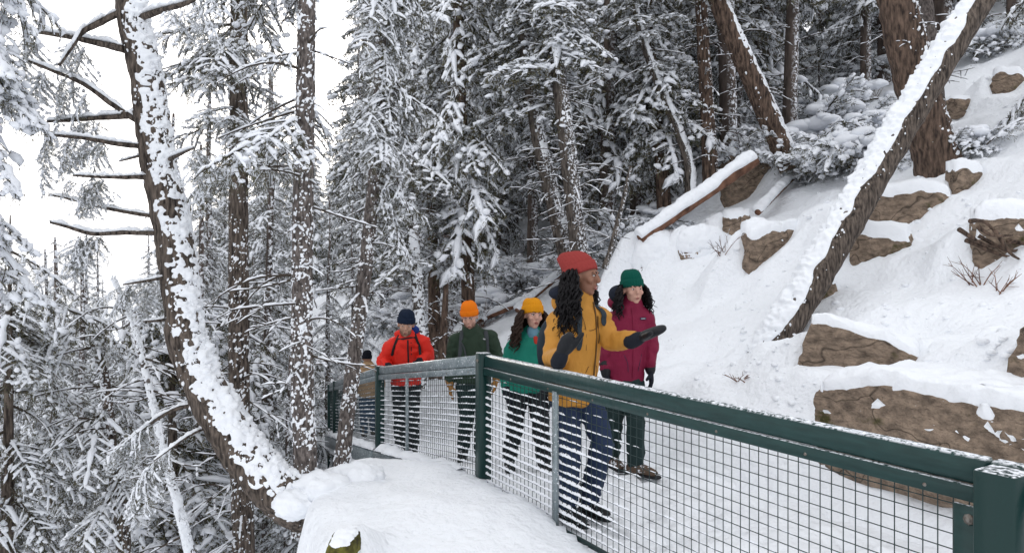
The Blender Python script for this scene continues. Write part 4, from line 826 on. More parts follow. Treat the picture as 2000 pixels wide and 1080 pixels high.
class Person:
    def __init__(s, label, base, yaw, skin):
        s.base = np.array(base, float); s.yaw = yaw; s.o = thing('person', label, 'person', tuple(base)); s.lat = np.array((math.cos(yaw), math.sin(yaw), 0)); s.fwd = np.array((math.sin(yaw), -math.cos(yaw), 0)); s.skin = skin; s.body = []
    def J(s, px, py, d): return P(px, py, d) - s.base
    def head(s, c, yaw, pitch=0, roll=0, size=1., female=True, smile=False, beard=False, brow='hair_black', eyes_down=False):
        s.hc = np.asarray(c, float); H = np.array(Matrix.Rotation(yaw, 3, 'Z') @ Matrix.Rotation(roll, 3, 'Y') @ Matrix.Rotation(pitch, 3, 'X')); s.H = H; s.hs = size; jw = .054 if female else .060
        X_ = lambda p: s.hc + (H @ (np.asarray(p, float) * size)); s.X = X_; E = lambda p, r: ell(X_(p), np.array(r) * size, H)
        W = lambda a, b, r0, r1: loft([X_(a), (X_(a) + X_(b)) / 2, X_(b)], [r0 * size, (r0 + r1) / 2 * size, r1 * size], seg=12)
        s.body += [E((0, .012, .03), (.074, .094, .092)), E((0, -.022, -.045), (jw, .062, .070)), E((0, -.052, -.092), (.026, .028, .022)), E((0, -.03, .012), (.066, .060, .06)),
                   W((0, -.086, .022), (0, -.108, -.018), .009, .0125), E((0, -.100, -.024), (.0165, .012, .010)), E((0, -.083, .034), (.05, .012, .010)),
                   E((.040, -.064, -.020), (.024, .022, .022)), E((-.040, -.064, -.020), (.024, .022, .022)), E((0, -.082, -.057), (.026, .013, .016)), E((.078, .012, -.005), (.010, .020, .03)), E((-.078, .012, -.005), (.010, .020, .03))]
        for sx in (-1, 1):
            e = np.array((sx * .031, -.0815, .012)); V, Fc = ell(X_(e), np.array((.0125, .008, .0048 if not eyes_down else .003)) * size, H, 2); ey = link('eye', mesh_np('eye', V, Fc, M['eye_white']), s.o)
            V, Fc = ell(X_(e + (.002 if smile else 0, -.0056, -.0005)), np.array((.0058, .004, .0050)) * size, H, 2); link('iris', mesh_np('iris', V, Fc, M['hair_black']), ey)
            k = np.array([X_((sx * (.012 + .038 * t), -.090 + .020 * t * t, .0235 - .0035 * (t - .5)**2 * 8 + (.004 if not eyes_down else 0))) for t in np.linspace(0, 1, 7)]); 
            V, Fc = tube(np.array([X_((sx * (.016 + .030 * t), -.0865 + .014 * t * t, .0195 - .012 * (t - .5)**2)) for t in np.linspace(0, 1, 6)]), .0022 * size, 5); link('eyelid', mesh_np('eyelid', V, Fc, M['hair_black'] if female else s.skin), ey)
            V, Fc = tube(k + s.H @ np.array((0, -.003, .008 * size)), np.array((.003, .0042, .0042, .0036, .003, .0022, .0015)) * size, 6); link('eyebrow', mesh_np('eyebrow', V, Fc, M[brow]), s.o)
        tt = np.linspace(-1, 1, 11); wd = .026 if smile else .022; curve = .006 if smile else -.001
        up = np.array([X_((wd * t, -.0945 + .013 * t * t, -.0545 + curve * t * t + .002 * math.cos(t * 6))) for t in tt]); lo = np.array([X_((wd * .9 * t, -.0935 + .013 * t * t, -.0645 - (.005 if smile else 0) + (curve + .004) * t * t)) for t in tt])
        rr_ = np.clip(1 - np.abs(tt)**3, .15, 1); mo = link('upper_lip', mesh_np('upper_lip', *tube(up, .0042 * rr_ * size, 6), M['lips'] if female else s.skin), s.o); link('lower_lip', mesh_np('lower_lip', *tube(lo, .0055 * rr_ * size, 6), M['lips']), s.o)
        if smile: link('teeth', mesh_np('teeth', *tube((up + lo) / 2 + s.H @ np.array((0, .003, .002)), .0042 * rr_ * size, 6), M['teeth']), s.o)
        if beard:
            rs = np.random.RandomState(3); a = rs.uniform(-1.3, 1.3, 420); b = rs.uniform(-.122, -.045, 420); q = np.stack([np.sin(a) * (jw + .004), -.022 - np.cos(a) * .066, b], 1); kk = (np.abs(q[:, 0]) > .03) | (b < -.075) | ((b > -.052) & (np.abs(q[:, 0]) < .028)); q = q[kk]
            sc_z = np.sqrt(np.clip(1 - ((q[:, 2] + .045) / .083)**2, .1, 1)); q[:, 0] *= sc_z; q[:, 1] = -.022 + (q[:, 1] + .022) * sc_z
            C = np.array([X_(v) for v in q]); link('stubble', mesh_np('stubble', *lumps(C, np.full(len(C), .0022 * size), rs, 0), M['stubble']), s.o)
        return s
    def beanie(s, material, h=.16, slouch=(0, .03), tilt=-.12, cuff=.055, low=.030, label=None, wide=1.):
        n, m = 26, 96; V = []; u = np.linspace(0, 1, n); Hh = s.H @ np.array(Matrix.Rotation(tilt, 3, 'X'))
        for k in u:
            if k < .32: z = low + cuff * k / .32; r = 1.10 + .03 * math.sin(math.pi * k / .32)
            else: v = (k - .32) / .68; z = low + cuff * .93 + (h - cuff) * math.sin(v * math.pi / 2) ; r = 1.05 * math.cos(v * math.pi / 2)**.5 if v < 1 else 0
            sl = max(0, (k - .3) / .7)**1.5; th = np.linspace(0, 2*np.pi, m, False); rb_ = 1 + .012 * np.sign(np.sin(th * 26)) * (k > .02) 
            x = np.cos(th) * .0765 * r * rb_ * wide; y = .010 + np.sin(th) * .094 * r * rb_ * wide + slouch[1] * sl * 2; V.append(np.stack([x + slouch[0] * sl, y, np.full(m, z) + .006 * np.sin(th * 3 + k * 5) * sl], 1))
        V = np.vstack(V) * s.hs; V = s.hc + V @ Hh.T; o = link('beanie', mesh_np('beanie', V, grid_faces(n, m), M[material]), s.o); 
        V2 = []; th = np.linspace(0, 2*np.pi, m, False)
        for z, r in ((low - .003, 1.02), (low - .006, 1.10), (low + .01, 1.145), (low + cuff * .6, 1.16), (low + cuff * .95, 1.14), (low + cuff, 1.06)):
            rb_ = 1 + .012 * np.sign(np.sin(th * 26)); V2.append(np.stack([np.cos(th) * .0765 * r * rb_ * wide, .010 + np.sin(th) * .094 * r * rb_ * wide, np.full(m, z)], 1))
        V2 = s.hc + (np.vstack(V2) * s.hs) @ Hh.T; link('cuff', mesh_np('cuff', V2, grid_faces(6, m), M[material]), o); return o
    def hair(s, material, n, length, seed, wave=.02, spread=.05, front=.35, a0=.5, a1=5.8, drop=(0, 0, 0)):
        rs = np.random.RandomState(seed); ac = Acc()
        for i in range(n):
            a = rs.uniform(a0, a1); a = a - PI / 2          # 0 = face side
            st_ = s.X((math.cos(a) * .078, .012 + math.sin(a) * .092, rs.uniform(-.02, .05))); out = s.H @ np.array((math.cos(a), math.sin(a), 0)); l = length * rs.uniform(.65, 1.05); k = np.linspace(0, 1, 12)[:, None]; ph = rs.uniform(0, 6.28)
            c = st_ + out * (.02 + spread * np.sqrt(k)) + np.array((0, 0, -1.)) * l * k + np.array(drop) * k + s.fwd * front * .12 * np.sin(k * 2.2) + wave * np.concatenate([np.sin(k * 17 + ph), np.cos(k * 15 + ph), 0 * k], 1) * np.sqrt(k) + rs.normal(size=3) * .012 * k
            ac.add(*tube(c, np.array((.006, .010, .012, .013, .013, .013, .012, .011, .010, .008, .006, .002)) * rs.uniform(.4, .85), 4))
        V, Fc = ac.get(); return tag(link('hair', mesh_np('hair', V, Fc, M[material]), s.o))
    def torso(s, rows, material, arms, arm_r=(.082, .068, .060, .052), hood=None, collar=None, voxel=.011, folds=.006, seed=0, name='jacket', sh=.078, extra=[]):
        cen = rows[-2][0]; arms = [(a + (cen - a) * .10 * np.array((1, 1, 0)) + np.array((0, 0, -.022)), b, c) for a, b, c in arms]
        shp = [loft([r[0] for r in rows], [(r[1], r[2]) for r in rows], s.lat, 28, 30, .12)] + list(extra)
        for (a, b, c) in arms:
            shp.append(loft([a, a * .5 + b * .5, b], arm_r[:3], seg=16)); shp.append(loft([b, b * .5 + c * .5, c], (arm_r[2] * 1.05, (arm_r[2] + arm_r[3]) / 2 * 1.05, arm_r[3]), seg=16))
        if len(arms) == 2: shp.append(loft([arms[0][0], (arms[0][0] + arms[1][0]) / 2 + np.array((0, 0, .035)), arms[1][0]], (sh, sh * 1.12, sh), seg=16))
        if collar is not None: shp.append(loft([collar - np.array((0, 0, .08)), collar], ((.098, .094), (.084, .082)), s.lat))
        if hood is not None: shp.append(ell(hood, (.125, .085, .075), Matrix.Rotation(s.yaw, 3, 'Z')))
        s.jacket = fuse(name, shp, voxel, M[material], s.o, 3, folds, seed)
        # the body under the clothes
        s.body += [loft([r[0] for r in rows], [(r[1] * .72, r[2] * .70) for r in rows], s.lat, 18, 18, .1)]
        for (a, b, c) in arms: s.body += [loft([a, b], (.05, .04), seg=10), loft([b, c], (.036, .028), seg=10)]
        if len(arms) == 2: s.body.append(loft([arms[0][0], arms[1][0]], (.05, .05), seg=10))
        return s
    def legs(s, legs, material, voxel=.012, folds=.011, seed=0, rr=(.098, .083, .070, .064), pelvis=.15):
        shp = []
        hp = [l[0] for l in legs]; c = sum(hp) / len(hp); shp.append(ell(c + np.array((0, 0, .02)), (pelvis, .11, .12), Matrix.Rotation(s.yaw, 3, 'Z')))
        for h, k, a in legs:
            shp.append(loft([h, h * .5 + k * .5, k], (rr[0], rr[1] * 1.02, rr[2] * 1.06), seg=16)); shp.append(loft([k, k * .5 + a * .5, a], (rr[2] * 1.05, rr[2], rr[3]), seg=16))
            s.body += [loft([h, k], (.06, .045), seg=10), loft([k, a], (.042, .03), seg=10)]
        fuse('trousers', shp, voxel, M[material], s.o, 3, folds, seed); s.body.append(ell(c, (pelvis * .7, .075, .09), Matrix.Rotation(s.yaw, 3, 'Z'))); return s
    def boot(s, a, yaw, material, sole='black', pitch=0.):
        Rm = np.array(Matrix.Rotation(yaw, 3, 'Z') @ Matrix.Rotation(pitch, 3, 'X')); X_ = lambda p: a + Rm @ np.array(p, float)
        shp = [loft([X_((0, .01, .10)), X_((0, .015, .02)), X_((0, .0, -.035))], (.062, .058, .060), seg=14), loft([X_((0, .05, -.045)), X_((0, -.06, -.04)), X_((0, -.16, -.055))], ((.045, .045), (.052, .042), (.046, .030)), X_((1, 0, 0)) - X_((0, 0, 0)), 16)]
        b = fuse('boot', shp, .009, M[material], s.o, 2); s.body.append(loft([X_((0, 0, 0)), X_((0, -.05, -.04))], (.03, .025), seg=8))
        V, Fc = loft([X_((0, .075, -.085)), X_((0, -.05, -.085)), X_((0, -.19, -.082))], ((.042, .016), (.050, .016), (.044, .016)), X_((1, 0, 0)) - X_((0, 0, 0)), 16); link('sole', mesh_np('sole', V, Fc, M[sole]), b)
        for k in range(5):
            z = -.005 + .0 * k; y = -.035 - .018 * k; V, Fc = tube([X_((-.03, y, .012 - k * .012)), X_((0, y - .012, .02 - k * .012)), X_((.03, y, .012 - k * .012))], .004, 5); link('lace', mesh_np('lace', V, Fc, M['strap']), b)
        return b
    def mitten(s, wrist, tip, thumb, palm_n, material, cuffm, width=.05, fingers=False, name='mitten', cuff_l=.08):
        d = nrm(tip - wrist); n = nrm(palm_n - d * (palm_n @ d)); a = np.cross(d, n); L_ = np.linalg.norm(tip - wrist); shp = []
        if not fingers: shp += [loft([wrist, wrist + d * L_ * .35, wrist + d * L_ * .7, tip - d * .03], ((.036, .030), (width, .034), (width * .96, .030), (width * .62, .024)), a, 18)]
        else:
            shp += [loft([wrist, wrist + d * L_ * .25, wrist + d * L_ * .52], ((.032, .026), (.045, .022), (.046, .020)), a, 16)]
            for k, (f, lf) in enumerate(((-.034, .40), (-.011, .47), (.012, .45), (.034, .36))):
                b = wrist + d * L_ * .48 + a * f; m_ = b + d * L_ * lf * .55 + n * .006; e = b + d * L_ * lf + n * .022; shp.append(loft([b, m_, e], (.0125, .012, .0105), seg=10))
        sg = 1 if (thumb - wrist) @ a > 0 else -1; tb0 = wrist + d * L_ * .22 + a * sg * .03; shp.append(loft([tb0, (tb0 + thumb) / 2 + a * sg * .006, thumb], (.022, .021, .016) if not fingers else (.016, .015, .012), seg=12))
        m = fuse(name, shp, .006 if fingers else .008, M[material], s.o, 2)
        V, Fc = loft([wrist - d * cuff_l * .75, wrist - d * cuff_l * .2, wrist + d * .02], (.050, .048, .040), a, 18); link('cuff', mesh_np('cuff', V, Fc, M[cuffm]), m)
        s.body.append(loft([wrist - d * .05, wrist, wrist + d * L_ * .5], ((.026, .022), (.024, .018), (.034, .012)), a, 10))
        for f in (-.03, -.01, .01, .03): s.body.append(loft([wrist + d * L_ * .45 + a * f * .8, wrist + d * L_ * (.74 - abs(f)) + a * f * .8 + n * .006], (.008, .007), seg=8))
        s.body.append(loft([tb0 - a * sg * .01, (tb0 + thumb) / 2], (.011, .009), seg=8)); return m
    def ribbon(s, name, pts, wd, th, material, lat=None, parent=None):
        V, Fc = loft(pts, [(wd, th)] * len(pts), lat if lat is not None else s.lat, 10, 24); return link(name, mesh_np(name, V, Fc, M[material]), parent or s.o)
    def on_jacket(s, pts, lift=.006):
        "drop points onto the jacket front along the person's facing line"
        out = []; j = s.jacket
        from mathutils.bvhtree import BVHTree
        if not hasattr(s, 'bvh'):
            me = j.data; s.bvh = BVHTree.FromPolygons([v.co for v in me.vertices], [list(p.vertices) for p in me.polygons])
        for p in pts:
            p = np.array(p); h = s.bvh.ray_cast(Vector(p + s.fwd * .8), Vector(-s.fwd)); q = np.array(h[0]) if h[0] is not None else p; out.append(q + s.fwd * lift)
        return out
    def seam(s, px_pts, J, D, material, wd=.0022):
        q = s.on_jacket([J(a, b, D) for a, b in px_pts], .0012); return s.ribbon('seam', q, wd, .0018, material, parent=s.jacket)
    def finish(s, voxel=.0075):
        fuse('body', s.body, voxel, s.skin, s.o, 1); return s.o
M['jk_yellow'] = fabric('jk_yellow', (.43, .20, .034), .7); M['jk_maroon'] = fabric('jk_maroon', (.16, .007, .033), .7); M['jk_teal'] = fabric('jk_teal', (.006, .15, .105), .7); M['jk_green'] = fabric('jk_green', (.018, .034, .02), .7); M['jk_red'] = fabric('jk_red', (.62, .022, .012), .65); M['jk_tan'] = fabric('jk_tan', (.46, .30, .17), .85)
for k, c in (('bn_red', (.27, .042, .038)), ('bn_green', (.003, .07, .05)), ('bn_yellow', (.62, .25, .01)), ('bn_orange', (.72, .17, .008)), ('bn_navy', (.010, .017, .035)), ('bn_black', (.010, .012, .018))): M[k] = mat(k, c, .95, (60, (1, 1, 1), .004), None, 0, .15)
def deck_at(x, y): s_, t_ = st(np.array([x]), np.array([y])); return float(deck_z(t_)[0]) + .01
up3 = np.array((0, 0, 1.))

# woman in the ochre jacket, talking, both hands out
D = 4.78; bx, by = P(1125, 540, D)[:2]
p = Person('person in ochre yellow jacket and red beanie gesturing with black mittens', (bx, by, deck_at(bx, by)), R(38), M['skin_dark']); J = p.J
p.head(J(1140, 541, D - .02), R(62), R(4), R(3), 1.04, smile=True)
p.beanie('bn_red', .175, (0, .038), R(-27), .062, .020, wide=1.07)
p.hair('hair_black', 330, .41, 1, .026, .085, .5, 1.6, 4.75)
aR = (J(1086, 622, D - .02), J(1078, 700, D - .10), J(1098, 697, D - .33)); aL = (J(1178, 618, D + .04), J(1192, 668, D - .03), J(1240, 661, D - .20))
p.torso([(J(1116, 785, D), .175, .135), (J(1120, 740, D), .178, .138), (J(1126, 700, D), .165, .128), (J(1130, 650, D), .165, .125), (J(1132, 615, D), .150, .105), (J(1132, 595, D), .10, .085)], 'jk_yellow', (aR, aL), hood=J(1108, 592, D + .10), collar=J(1134, 582, D), folds=.010, seed=3)
ln = link('hood_lining', mesh_np('hood_lining', *ell(J(1100, 572, D + .06), (.115, .075, .055), Matrix.Rotation(p.yaw, 3, 'Z')), M['navy_lining']), p.o)
z0 = p.on_jacket([J(1142 + a, b, D) for a, b in ((4, 590), (4, 610), (4, 640), (3, 670), (2, 700), (0, 730), (-3, 760), (-5, 778))], .003); p.ribbon('zip', z0, .006, .004, 'zip', parent=p.jacket)
z1 = p.on_jacket([J(a, b, D) for a, b in ((1152, 617), (1154, 635), (1155, 655), (1155, 668))], .003); p.ribbon('chest_pocket_zip', z1, .005, .003, 'zip', parent=p.jacket)
for xs_, st_y in ((1098, (600, 612, 635, 655, 675)), (1166, (598, 606, 614, 622, 630))):
    s1 = p.on_jacket([J(xs_ + a, b, D) for a, b in zip((4, 2, 1, 0, -2), st_y)], .006); p.ribbon('backpack_strap', s1, .024, .006, 'strap')
link('backpack', fuse('x', [ell(J(1085, 680, D + .24), (.16, .09, .24), Matrix.Rotation(p.yaw, 3, 'Z'))], .02, M['strap'], None, 3).data, p.o); bpy.data.objects.remove(bpy.data.objects['x'])
p.mitten(J(1096, 694, D - .36), J(1116, 648, D - .44), J(1137, 652, D - .44), np.array((.3, -1, .2)), 'leather_black', 'knit_black', .050)
p.mitten(J(1246, 661, D - .22), J(1303, 638, D - .32), J(1272, 650, D - .38), np.array((0, -.3, 1)), 'leather_black', 'knit_black', .048)
f1 = J(1108, 985, D - .06); f2 = J(1150, 958, D + .06); f1[2] = .115; f2[2] = .115
p.legs([(J(1103, 775, D), J(1112, 880, D - .12), f1), (J(1146, 775, D + .02), J(1178, 862, D - .08), f2)], 'jeans', seed=4)
for l_ in (((1106, 612), (1112, 640), (1112, 680)), ((1108, 640), (1125, 643), (1146, 640)), ((1098, 742), (1112, 722), (1122, 712)), ((1152, 712), (1160, 730), (1166, 745))): p.seam(l_, J, D, 'zip')
p.boot(f1, R(30), 'boot_black'); p.boot(f2, R(35), 'boot_black'); p.finish(.007)


D = 5.95; bx, by = P(1228, 540, D)[:2]
p = Person('person in maroon jacket and dark green beanie walking beside the ochre jacket', (bx, by, deck_at(bx, by)), R(12), M['skin_pale']); J = p.J
p.head(J(1236, 566, D - .03), R(14), R(3), R(-3), 1.0, female=False)
p.beanie('bn_green', .150, (0, .012), R(-10), .06, .023, wide=1.06)
p.hair('hair_black', 220, .22, 2, .020, .055, .3, 1.3, 5.0)
aR = (J(1194, 620, D), J(1184, 680, D + .02), J(1184, 722, D - .04)); aL = (J(1262, 616, D), J(1272, 668, D + .03), J(1270, 712, D - .02))
p.torso([(J(1221, 742, D), .155, .12), (J(1222, 705, D), .160, .125), (J(1226, 670, D), .16, .12), (J(1230, 630, D), .165, .118), (J(1232, 610, D), .14, .10), (J(1234, 596, D), .09, .08)], 'jk_maroon', (aR, aL), collar=J(1235, 590, D - .01), hood=J(1215, 590, D + .10), folds=.009, seed=7)
link('hood_lining', mesh_np('hood_lining', *ell(J(1208, 574, D + .05), (.085, .07, .075), Matrix.Rotation(p.yaw, 3, 'Z')), M['navy_lining']), p.o)
z0 = p.on_jacket([J(1226, b, D) for b in (600, 620, 650, 680, 710, 735)], .002); p.ribbon('zip', z0, .005, .003, 'jk_maroon', parent=p.jacket)
lg = p.on_jacket([J(a, 621, D) for a in (1243, 1248, 1253)], .003); lo_ = p.ribbon('chest_logo', lg, .010, .002, 'logo_dark', up3, p.jacket); lg = p.on_jacket([J(a, 621, D) for a in (1244, 1248, 1252)], .0055); p.ribbon('chest_logo_lettering', lg, .0025, .001, 'white_logo', up3, p.jacket)
p.mitten(J(1270, 720, D - .02), J(1274, 764, D - .06), J(1263, 742, D - .08), np.array((-1, 0, 0.)), 'knit_black', 'leather_black', .045, True, 'glove', .09)
p.mitten(J(1184, 728, D - .05), J(1186, 768, D - .08), J(1194, 748, D - .1), np.array((1, 0, 0.)), 'knit_black', 'leather_black', .045, True, 'glove', .09)
f1 = J(1242, 912, D - .10); f2 = J(1195, 895, D + .15); f1[2] = .115; f2[2] = .115
p.legs([(J(1205, 745, D), J(1198, 825, D), f2), (J(1236, 745, D), J(1241, 830, D - .10), f1)], 'dark_trousers_green', seed=8, pelvis=.14)
for l_ in (((1204, 655), (1225, 650), (1252, 654)), ((1208, 690), (1214, 705), (1216, 722)), ((1246, 690), (1241, 705), (1238, 722))): p.seam(l_, J, D, 'logo_dark')
p.boot(f1, R(50), 'boot_brown'); p.boot(f2, R(15), 'boot_brown'); p.finish(.007)

# woman in teal
D = 6.55; bx, by = P(1035, 540, D)[:2]
p = Person('person in teal jacket with yellow beanie and long curly brown hair', (bx, by, deck_at(bx, by)), R(14), M['skin_pale']); J = p.J
p.head(J(1041, 616, D - .03), R(20), R(2), R(3), 1.02, brow='hair_brown')
p.beanie('bn_yellow', .145, (0, .018), R(-12), .07, .018, wide=1.07)
p.hair('hair_brown', 330, .35, 5, .028, .09, .35, 1.2, 5.1)
aR = (J(1000, 672, D), J(988, 722, D + .02), J(992, 765, D - .05)); aL = (J(1073, 668, D), J(1084, 720, D + .05), J(1076, 760, D - .02))
p.torso([(J(1030, 762, D), .175, .135), (J(1032, 730, D), .170, .135), (J(1034, 700, D), .165, .13), (J(1036, 676, D), .165, .12), (J(1038, 662, D), .14, .10), (J(1040, 650, D), .09, .08)], 'jk_teal', (aR, aL), collar=J(1041, 648, D - .01), hood=J(1030, 655, D + .1), folds=.009, seed=12)
p.ribbon('neck_gaiter', [J(1041, 646, D - .04), J(1041, 654, D - .05)], .062, .06, 'scarf'); 
z0 = p.on_jacket([J(1046, b, D) for b in (662, 680, 700, 730, 755)], .002); p.ribbon('zip', z0, .005, .003, 'jk_teal', parent=p.jacket); g_ = p.on_jacket([J(1040, 658, D), J(1041, 666, D)], .002); p.ribbon('red_collar', g_, .022, .008, 'red_neck')
s1 = p.on_jacket([J(1064 + a, b, D) for a, b in ((0, 660), (2, 680), (3, 705), (6, 735))], .005); p.ribbon('backpack_strap', s1, .022, .006, 'strap')
p.mitten(J(992, 770, D - .06), J(996, 805, D - .1), J(1003, 788, D - .1), np.array((1, 0, 0.)), 'knit_black', 'knit_black', .045, True, 'glove'); p.mitten(J(1076, 766, D - .03), J(1076, 800, D - .06), J(1068, 783, D - .08), np.array((-1, 0, 0.)), 'knit_black', 'knit_black', .045, True, 'glove')
zf = p.base[2]; f1 = J(995, 900, D + .05); f2 = J(1062, 915, D - .1)
for f in (f1, f2): f[2] = .115
p.legs([(J(1013, 760, D), J(1005, 840, D - .05), f1), (J(1050, 760, D), J(1056, 840, D - .12), f2)], 'dark_trousers', seed=13)
p.boot(f1, R(5), 'boot_black', pitch=R(18)); p.boot(f2, R(15), 'boot_black'); p.finish(.009)

# man in dark green
D = 7.6; bx, by = P(922, 540, D)[:2]
p = Person('person in dark green puffer jacket and orange beanie looking down at the path', (bx, by, deck_at(bx, by)), R(0), M['skin_pale']); J = p.J
p.head(J(917, 619, D - .08), R(-6), R(20), R(-4), 1.04, female=False, beard=True, brow='hair_brown', eyes_down=True)
p.beanie('bn_orange', .140, (0, .018), R(-14), .05, .020, wide=1.06)
aR = (J(888, 660, D), J(880, 706, D + .02), J(879, 742, D - .03)); aL = (J(962, 655, D), J(972, 700, D + .02), J(970, 732, D - .03))
p.torso([(J(925, 745, D), .185, .14), (J(925, 715, D), .185, .145), (J(925, 690, D), .185, .14), (J(924, 664, D), .19, .13), (J(922, 652, D), .15, .11), (J(920, 644, D), .09, .085)], 'jk_green', (aR, aL), arm_r=(.082, .072, .064, .056), collar=J(919, 641, D - .03), hood=None, folds=.011, seed=22, sh=.076)
for xs_, sx in ((902, -1), (951, 1)):
    s1 = p.on_jacket([J(xs_ + sx * a, b, D) for a, b in ((-2, 647), (0, 660), (1, 680), (3, 705))], .006); p.ribbon('backpack_strap', s1, .022, .006, 'strap_grey')
s1 = p.on_jacket([J(a, b, D) for a, b in ((903, 668), (907, 675), (911, 690), (912, 705))], .010); p.ribbon('loose_strap', s1, .008, .004, 'strap_grey')
link('backpack', fuse('x', [ell(J(926, 690, D + .26), (.17, .09, .24), Matrix.Rotation(p.yaw, 3, 'Z'))], .02, M['strap_grey'], None, 3).data, p.o); bpy.data.objects.remove(bpy.data.objects['x'])
lg = p.on_jacket([J(a, b, D) for a, b in ((945, 660), (948, 661))], .003); p.ribbon('chest_logo', lg, .006, .002, 'white_logo', up3, p.jacket)
p.mitten(J(879, 748, D - .04), J(881, 782, D - .08), J(889, 762, D - .1), np.array((1, 0, 0.)), 'glove_tan', 'glove_tan', .05, True, 'glove'); p.mitten(J(970, 738, D - .04), J(964, 772, D - .1), J(958, 752, D - .1), np.array((-1, 0, 0.)), 'glove_tan', 'glove_tan', .05, True, 'glove')
f1 = J(905, 880, D + .1); f2 = J(938, 885, D - .08)
for f in (f1, f2): f[2] = .115
p.legs([(J(908, 752, D), J(912, 815, D - .03), f1), (J(942, 752, D), J(942, 815, D - .1), f2)], 'dark_trousers_green', seed=23, pelvis=.16)
p.boot(f1, R(-5), 'boot_black', pitch=R(15)); p.boot(f2, R(5), 'boot_black'); p.finish(.009)

# man in red leaning on the rail
D = 7.95; bx, by = P(790, 540, D)[:2]; bx += .10; by += .15
p = Person('person in bright red jacket and navy beanie leaning on the rail', (bx, by, deck_at(bx, by)), R(4), M['skin_mid']); J = p.J
p.head(J(793, 634, D - .14), R(8), R(14), R(4), 1.06, female=False, beard=True, brow='hair_brown')
p.beanie('bn_navy', .138, (0, .012), R(-10), .055, .020, wide=1.06)
aR = (J(762, 672, D - .03), J(747, 706, D + .0), J(757, 716, D - .12)); aL = (J(828, 664, D + .0), J(839, 694, D + .0), J(822, 704, D - .12))
p.torso([(J(793, 748, D + .10), .17, .13), (J(793, 722, D + .08), .17, .135), (J(794, 700, D + .03), .175, .135), (J(795, 678, D - .02), .18, .125), (J(795, 667, D - .05), .14, .105), (J(795, 658, D - .08), .09, .085)], 'jk_red', (aR, aL), arm_r=(.09, .077, .066, .055), collar=J(795, 655, D - .09), hood=None, folds=.011, seed=32, sh=.085)
link('hood', mesh_np('hood', *ell(J(795, 652, D + .0), (.145, .085, .06), Matrix.Rotation(p.yaw, 3, 'Z')), M['jk_red']), p.o)
link('blue_hood_lining', mesh_np('blue_hood_lining', *ell(J(806, 645, D - .02), (.075, .06, .06), Matrix.Rotation(p.yaw, 3, 'Z')), M['blue_hood']), p.o)
z0 = p.on_jacket([J(799, b, D) for b in (662, 675, 690, 705)], .004); p.ribbon('zip', z0, .009, .004, 'black', parent=p.jacket); z0 = p.on_jacket([J(805, b, D) for b in (666, 678, 690)], .004); p.ribbon('chest_pocket_zip', z0, .005, .003, 'black', parent=p.jacket)
for l_ in (((780, 654), (776, 664), (771, 678), (767, 692)), ((812, 652), (816, 664), (820, 675), (822, 690)), ((778, 660), (790, 659), (802, 657), (814, 657))):
    s1 = p.on_jacket([J(a, b, D) for a, b in l_], .007); p.ribbon('backpack_strap', s1, .014 if l_[0][0] != 778 else .009, .005, 'black', None if l_[0][0] != 778 else up3)
p.mitten(J(759, 717, D - .15), J(766, 722, D - .24), J(770, 719, D - .2), np.array((0, 0, -1.)), 'knit_black', 'knit_black', .045, True, 'glove', .05); p.mitten(J(820, 705, D - .14), J(811, 711, D - .24), J(808, 708, D - .2), np.array((0, 0, -1.)), 'knit_black', 'knit_black', .045, True, 'glove', .05)
f1 = J(782, 880, D + .2); f2 = J(806, 875, D + .25)
for f in (f1, f2): f[2] = .115
p.legs([(J(782, 750, D + .12), J(782, 815, D + .1), f1), (J(806, 750, D + .12), J(806, 812, D + .12), f2)], 'dark_trousers', seed=33)
p.boot(f1, R(-8), 'boot_black'); p.boot(f2, R(10), 'boot_black'); p.finish(.009)

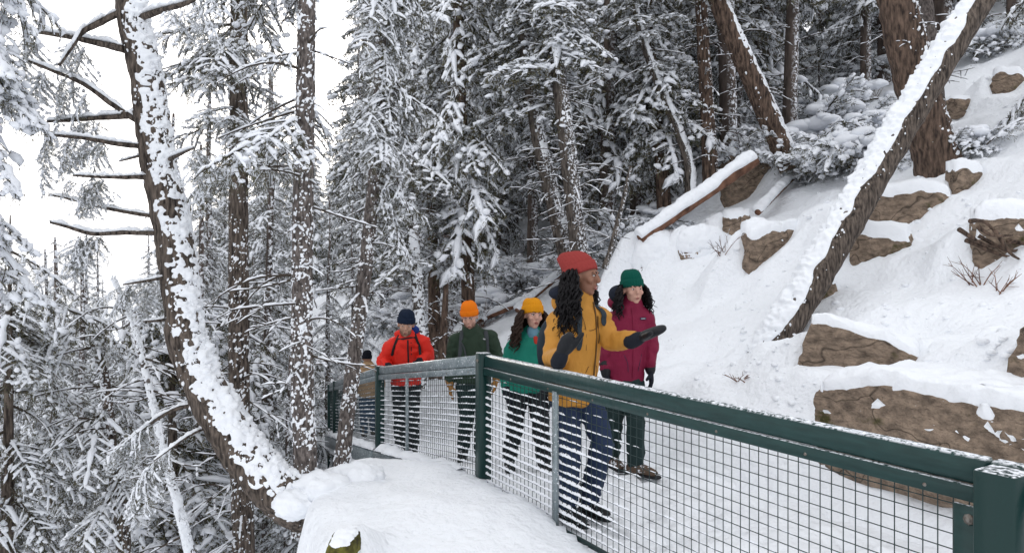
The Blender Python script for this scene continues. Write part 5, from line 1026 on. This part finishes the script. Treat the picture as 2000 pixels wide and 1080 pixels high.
# far walker seen from behind
D = 13.4; bx, by = P(720, 540, D)[:2]
p = Person('person in tan hooded jacket and black beanie walking away at the far end', (bx, by, deck_at(bx, by)), R(172), M['skin_mid']); J = p.J
p.head(J(717, 700, D), R(175), R(4), 0, 1.05, female=False, brow='hair_brown'); p.beanie('bn_black', .15, (0, .0), R(0), .06, .0)
aR = (J(738, 722, D), J(745, 748, D), J(744, 768, D)); aL = (J(702, 722, D), J(695, 748, D), J(695, 768, D))
p.torso([(J(720, 775, D), .17, .13), (J(720, 755, D), .17, .14), (J(720, 738, D), .175, .135), (J(720, 724, D), .18, .125), (J(720, 716, D), .13, .1), (J(719, 711, D), .09, .08)], 'jk_tan', (aR, aL), arm_r=(.09, .077, .066, .055), collar=J(718, 709, D), hood=J(719, 716, D - .09), folds=.009, seed=42, sh=.085, voxel=.014)
p.mitten(J(744, 771, D), J(744, 789, D), J(740, 780, D - .05), np.array((-1, 0, 0.)), 'knit_black', 'knit_black', .045, True, 'glove'); p.mitten(J(695, 771, D), J(695, 789, D), J(699, 780, D - .05), np.array((1, 0, 0.)), 'knit_black', 'knit_black', .045, True, 'glove')
f1 = J(711, 860, D); f2 = J(729, 860, D + .2)
for f in (f1, f2): f[2] = .115
p.legs([(J(711, 776, D), J(711, 815, D), f1), (J(729, 776, D), J(729, 815, D + .05), f2)], 'jeans_blue', seed=43, voxel=.014); p.boot(f1, R(180), 'boot_brown'); p.boot(f2, R(180), 'boot_brown'); p.finish(.012)

# snow heaped round the foot of the trees on the ledge
rl = np.random.RandomState(14)
for k, (px, py, d, w_, lb) in enumerate(((622, 955, 5.05, .15, 'heap of snow at the foot of the slim trunk'), (575, 985, 4.9, .12, 'lump of snow on the root of the bowed tree'), (700, 935, 5.3, .17, 'snow heap at the foot of the slanting trunk'))):
    V, Fc = ico(4); c = P(px, py, d); V = V * np.array((w_ * 1.2, w_, w_ * .7)); V = V * (1 + .5 * fbm(V * 6 + k, 4, 60 + k)[:, None]) + nrm(V) * (.03 * np.abs(vnoise(V * 22, 61)) + .012 * vnoise(V * 45, 62))[:, None]
    o = link('snow_heap', mesh_np('snow_heap', V, Fc, M['snow']), None, tuple(c)); tag(o, lb, 'snow')
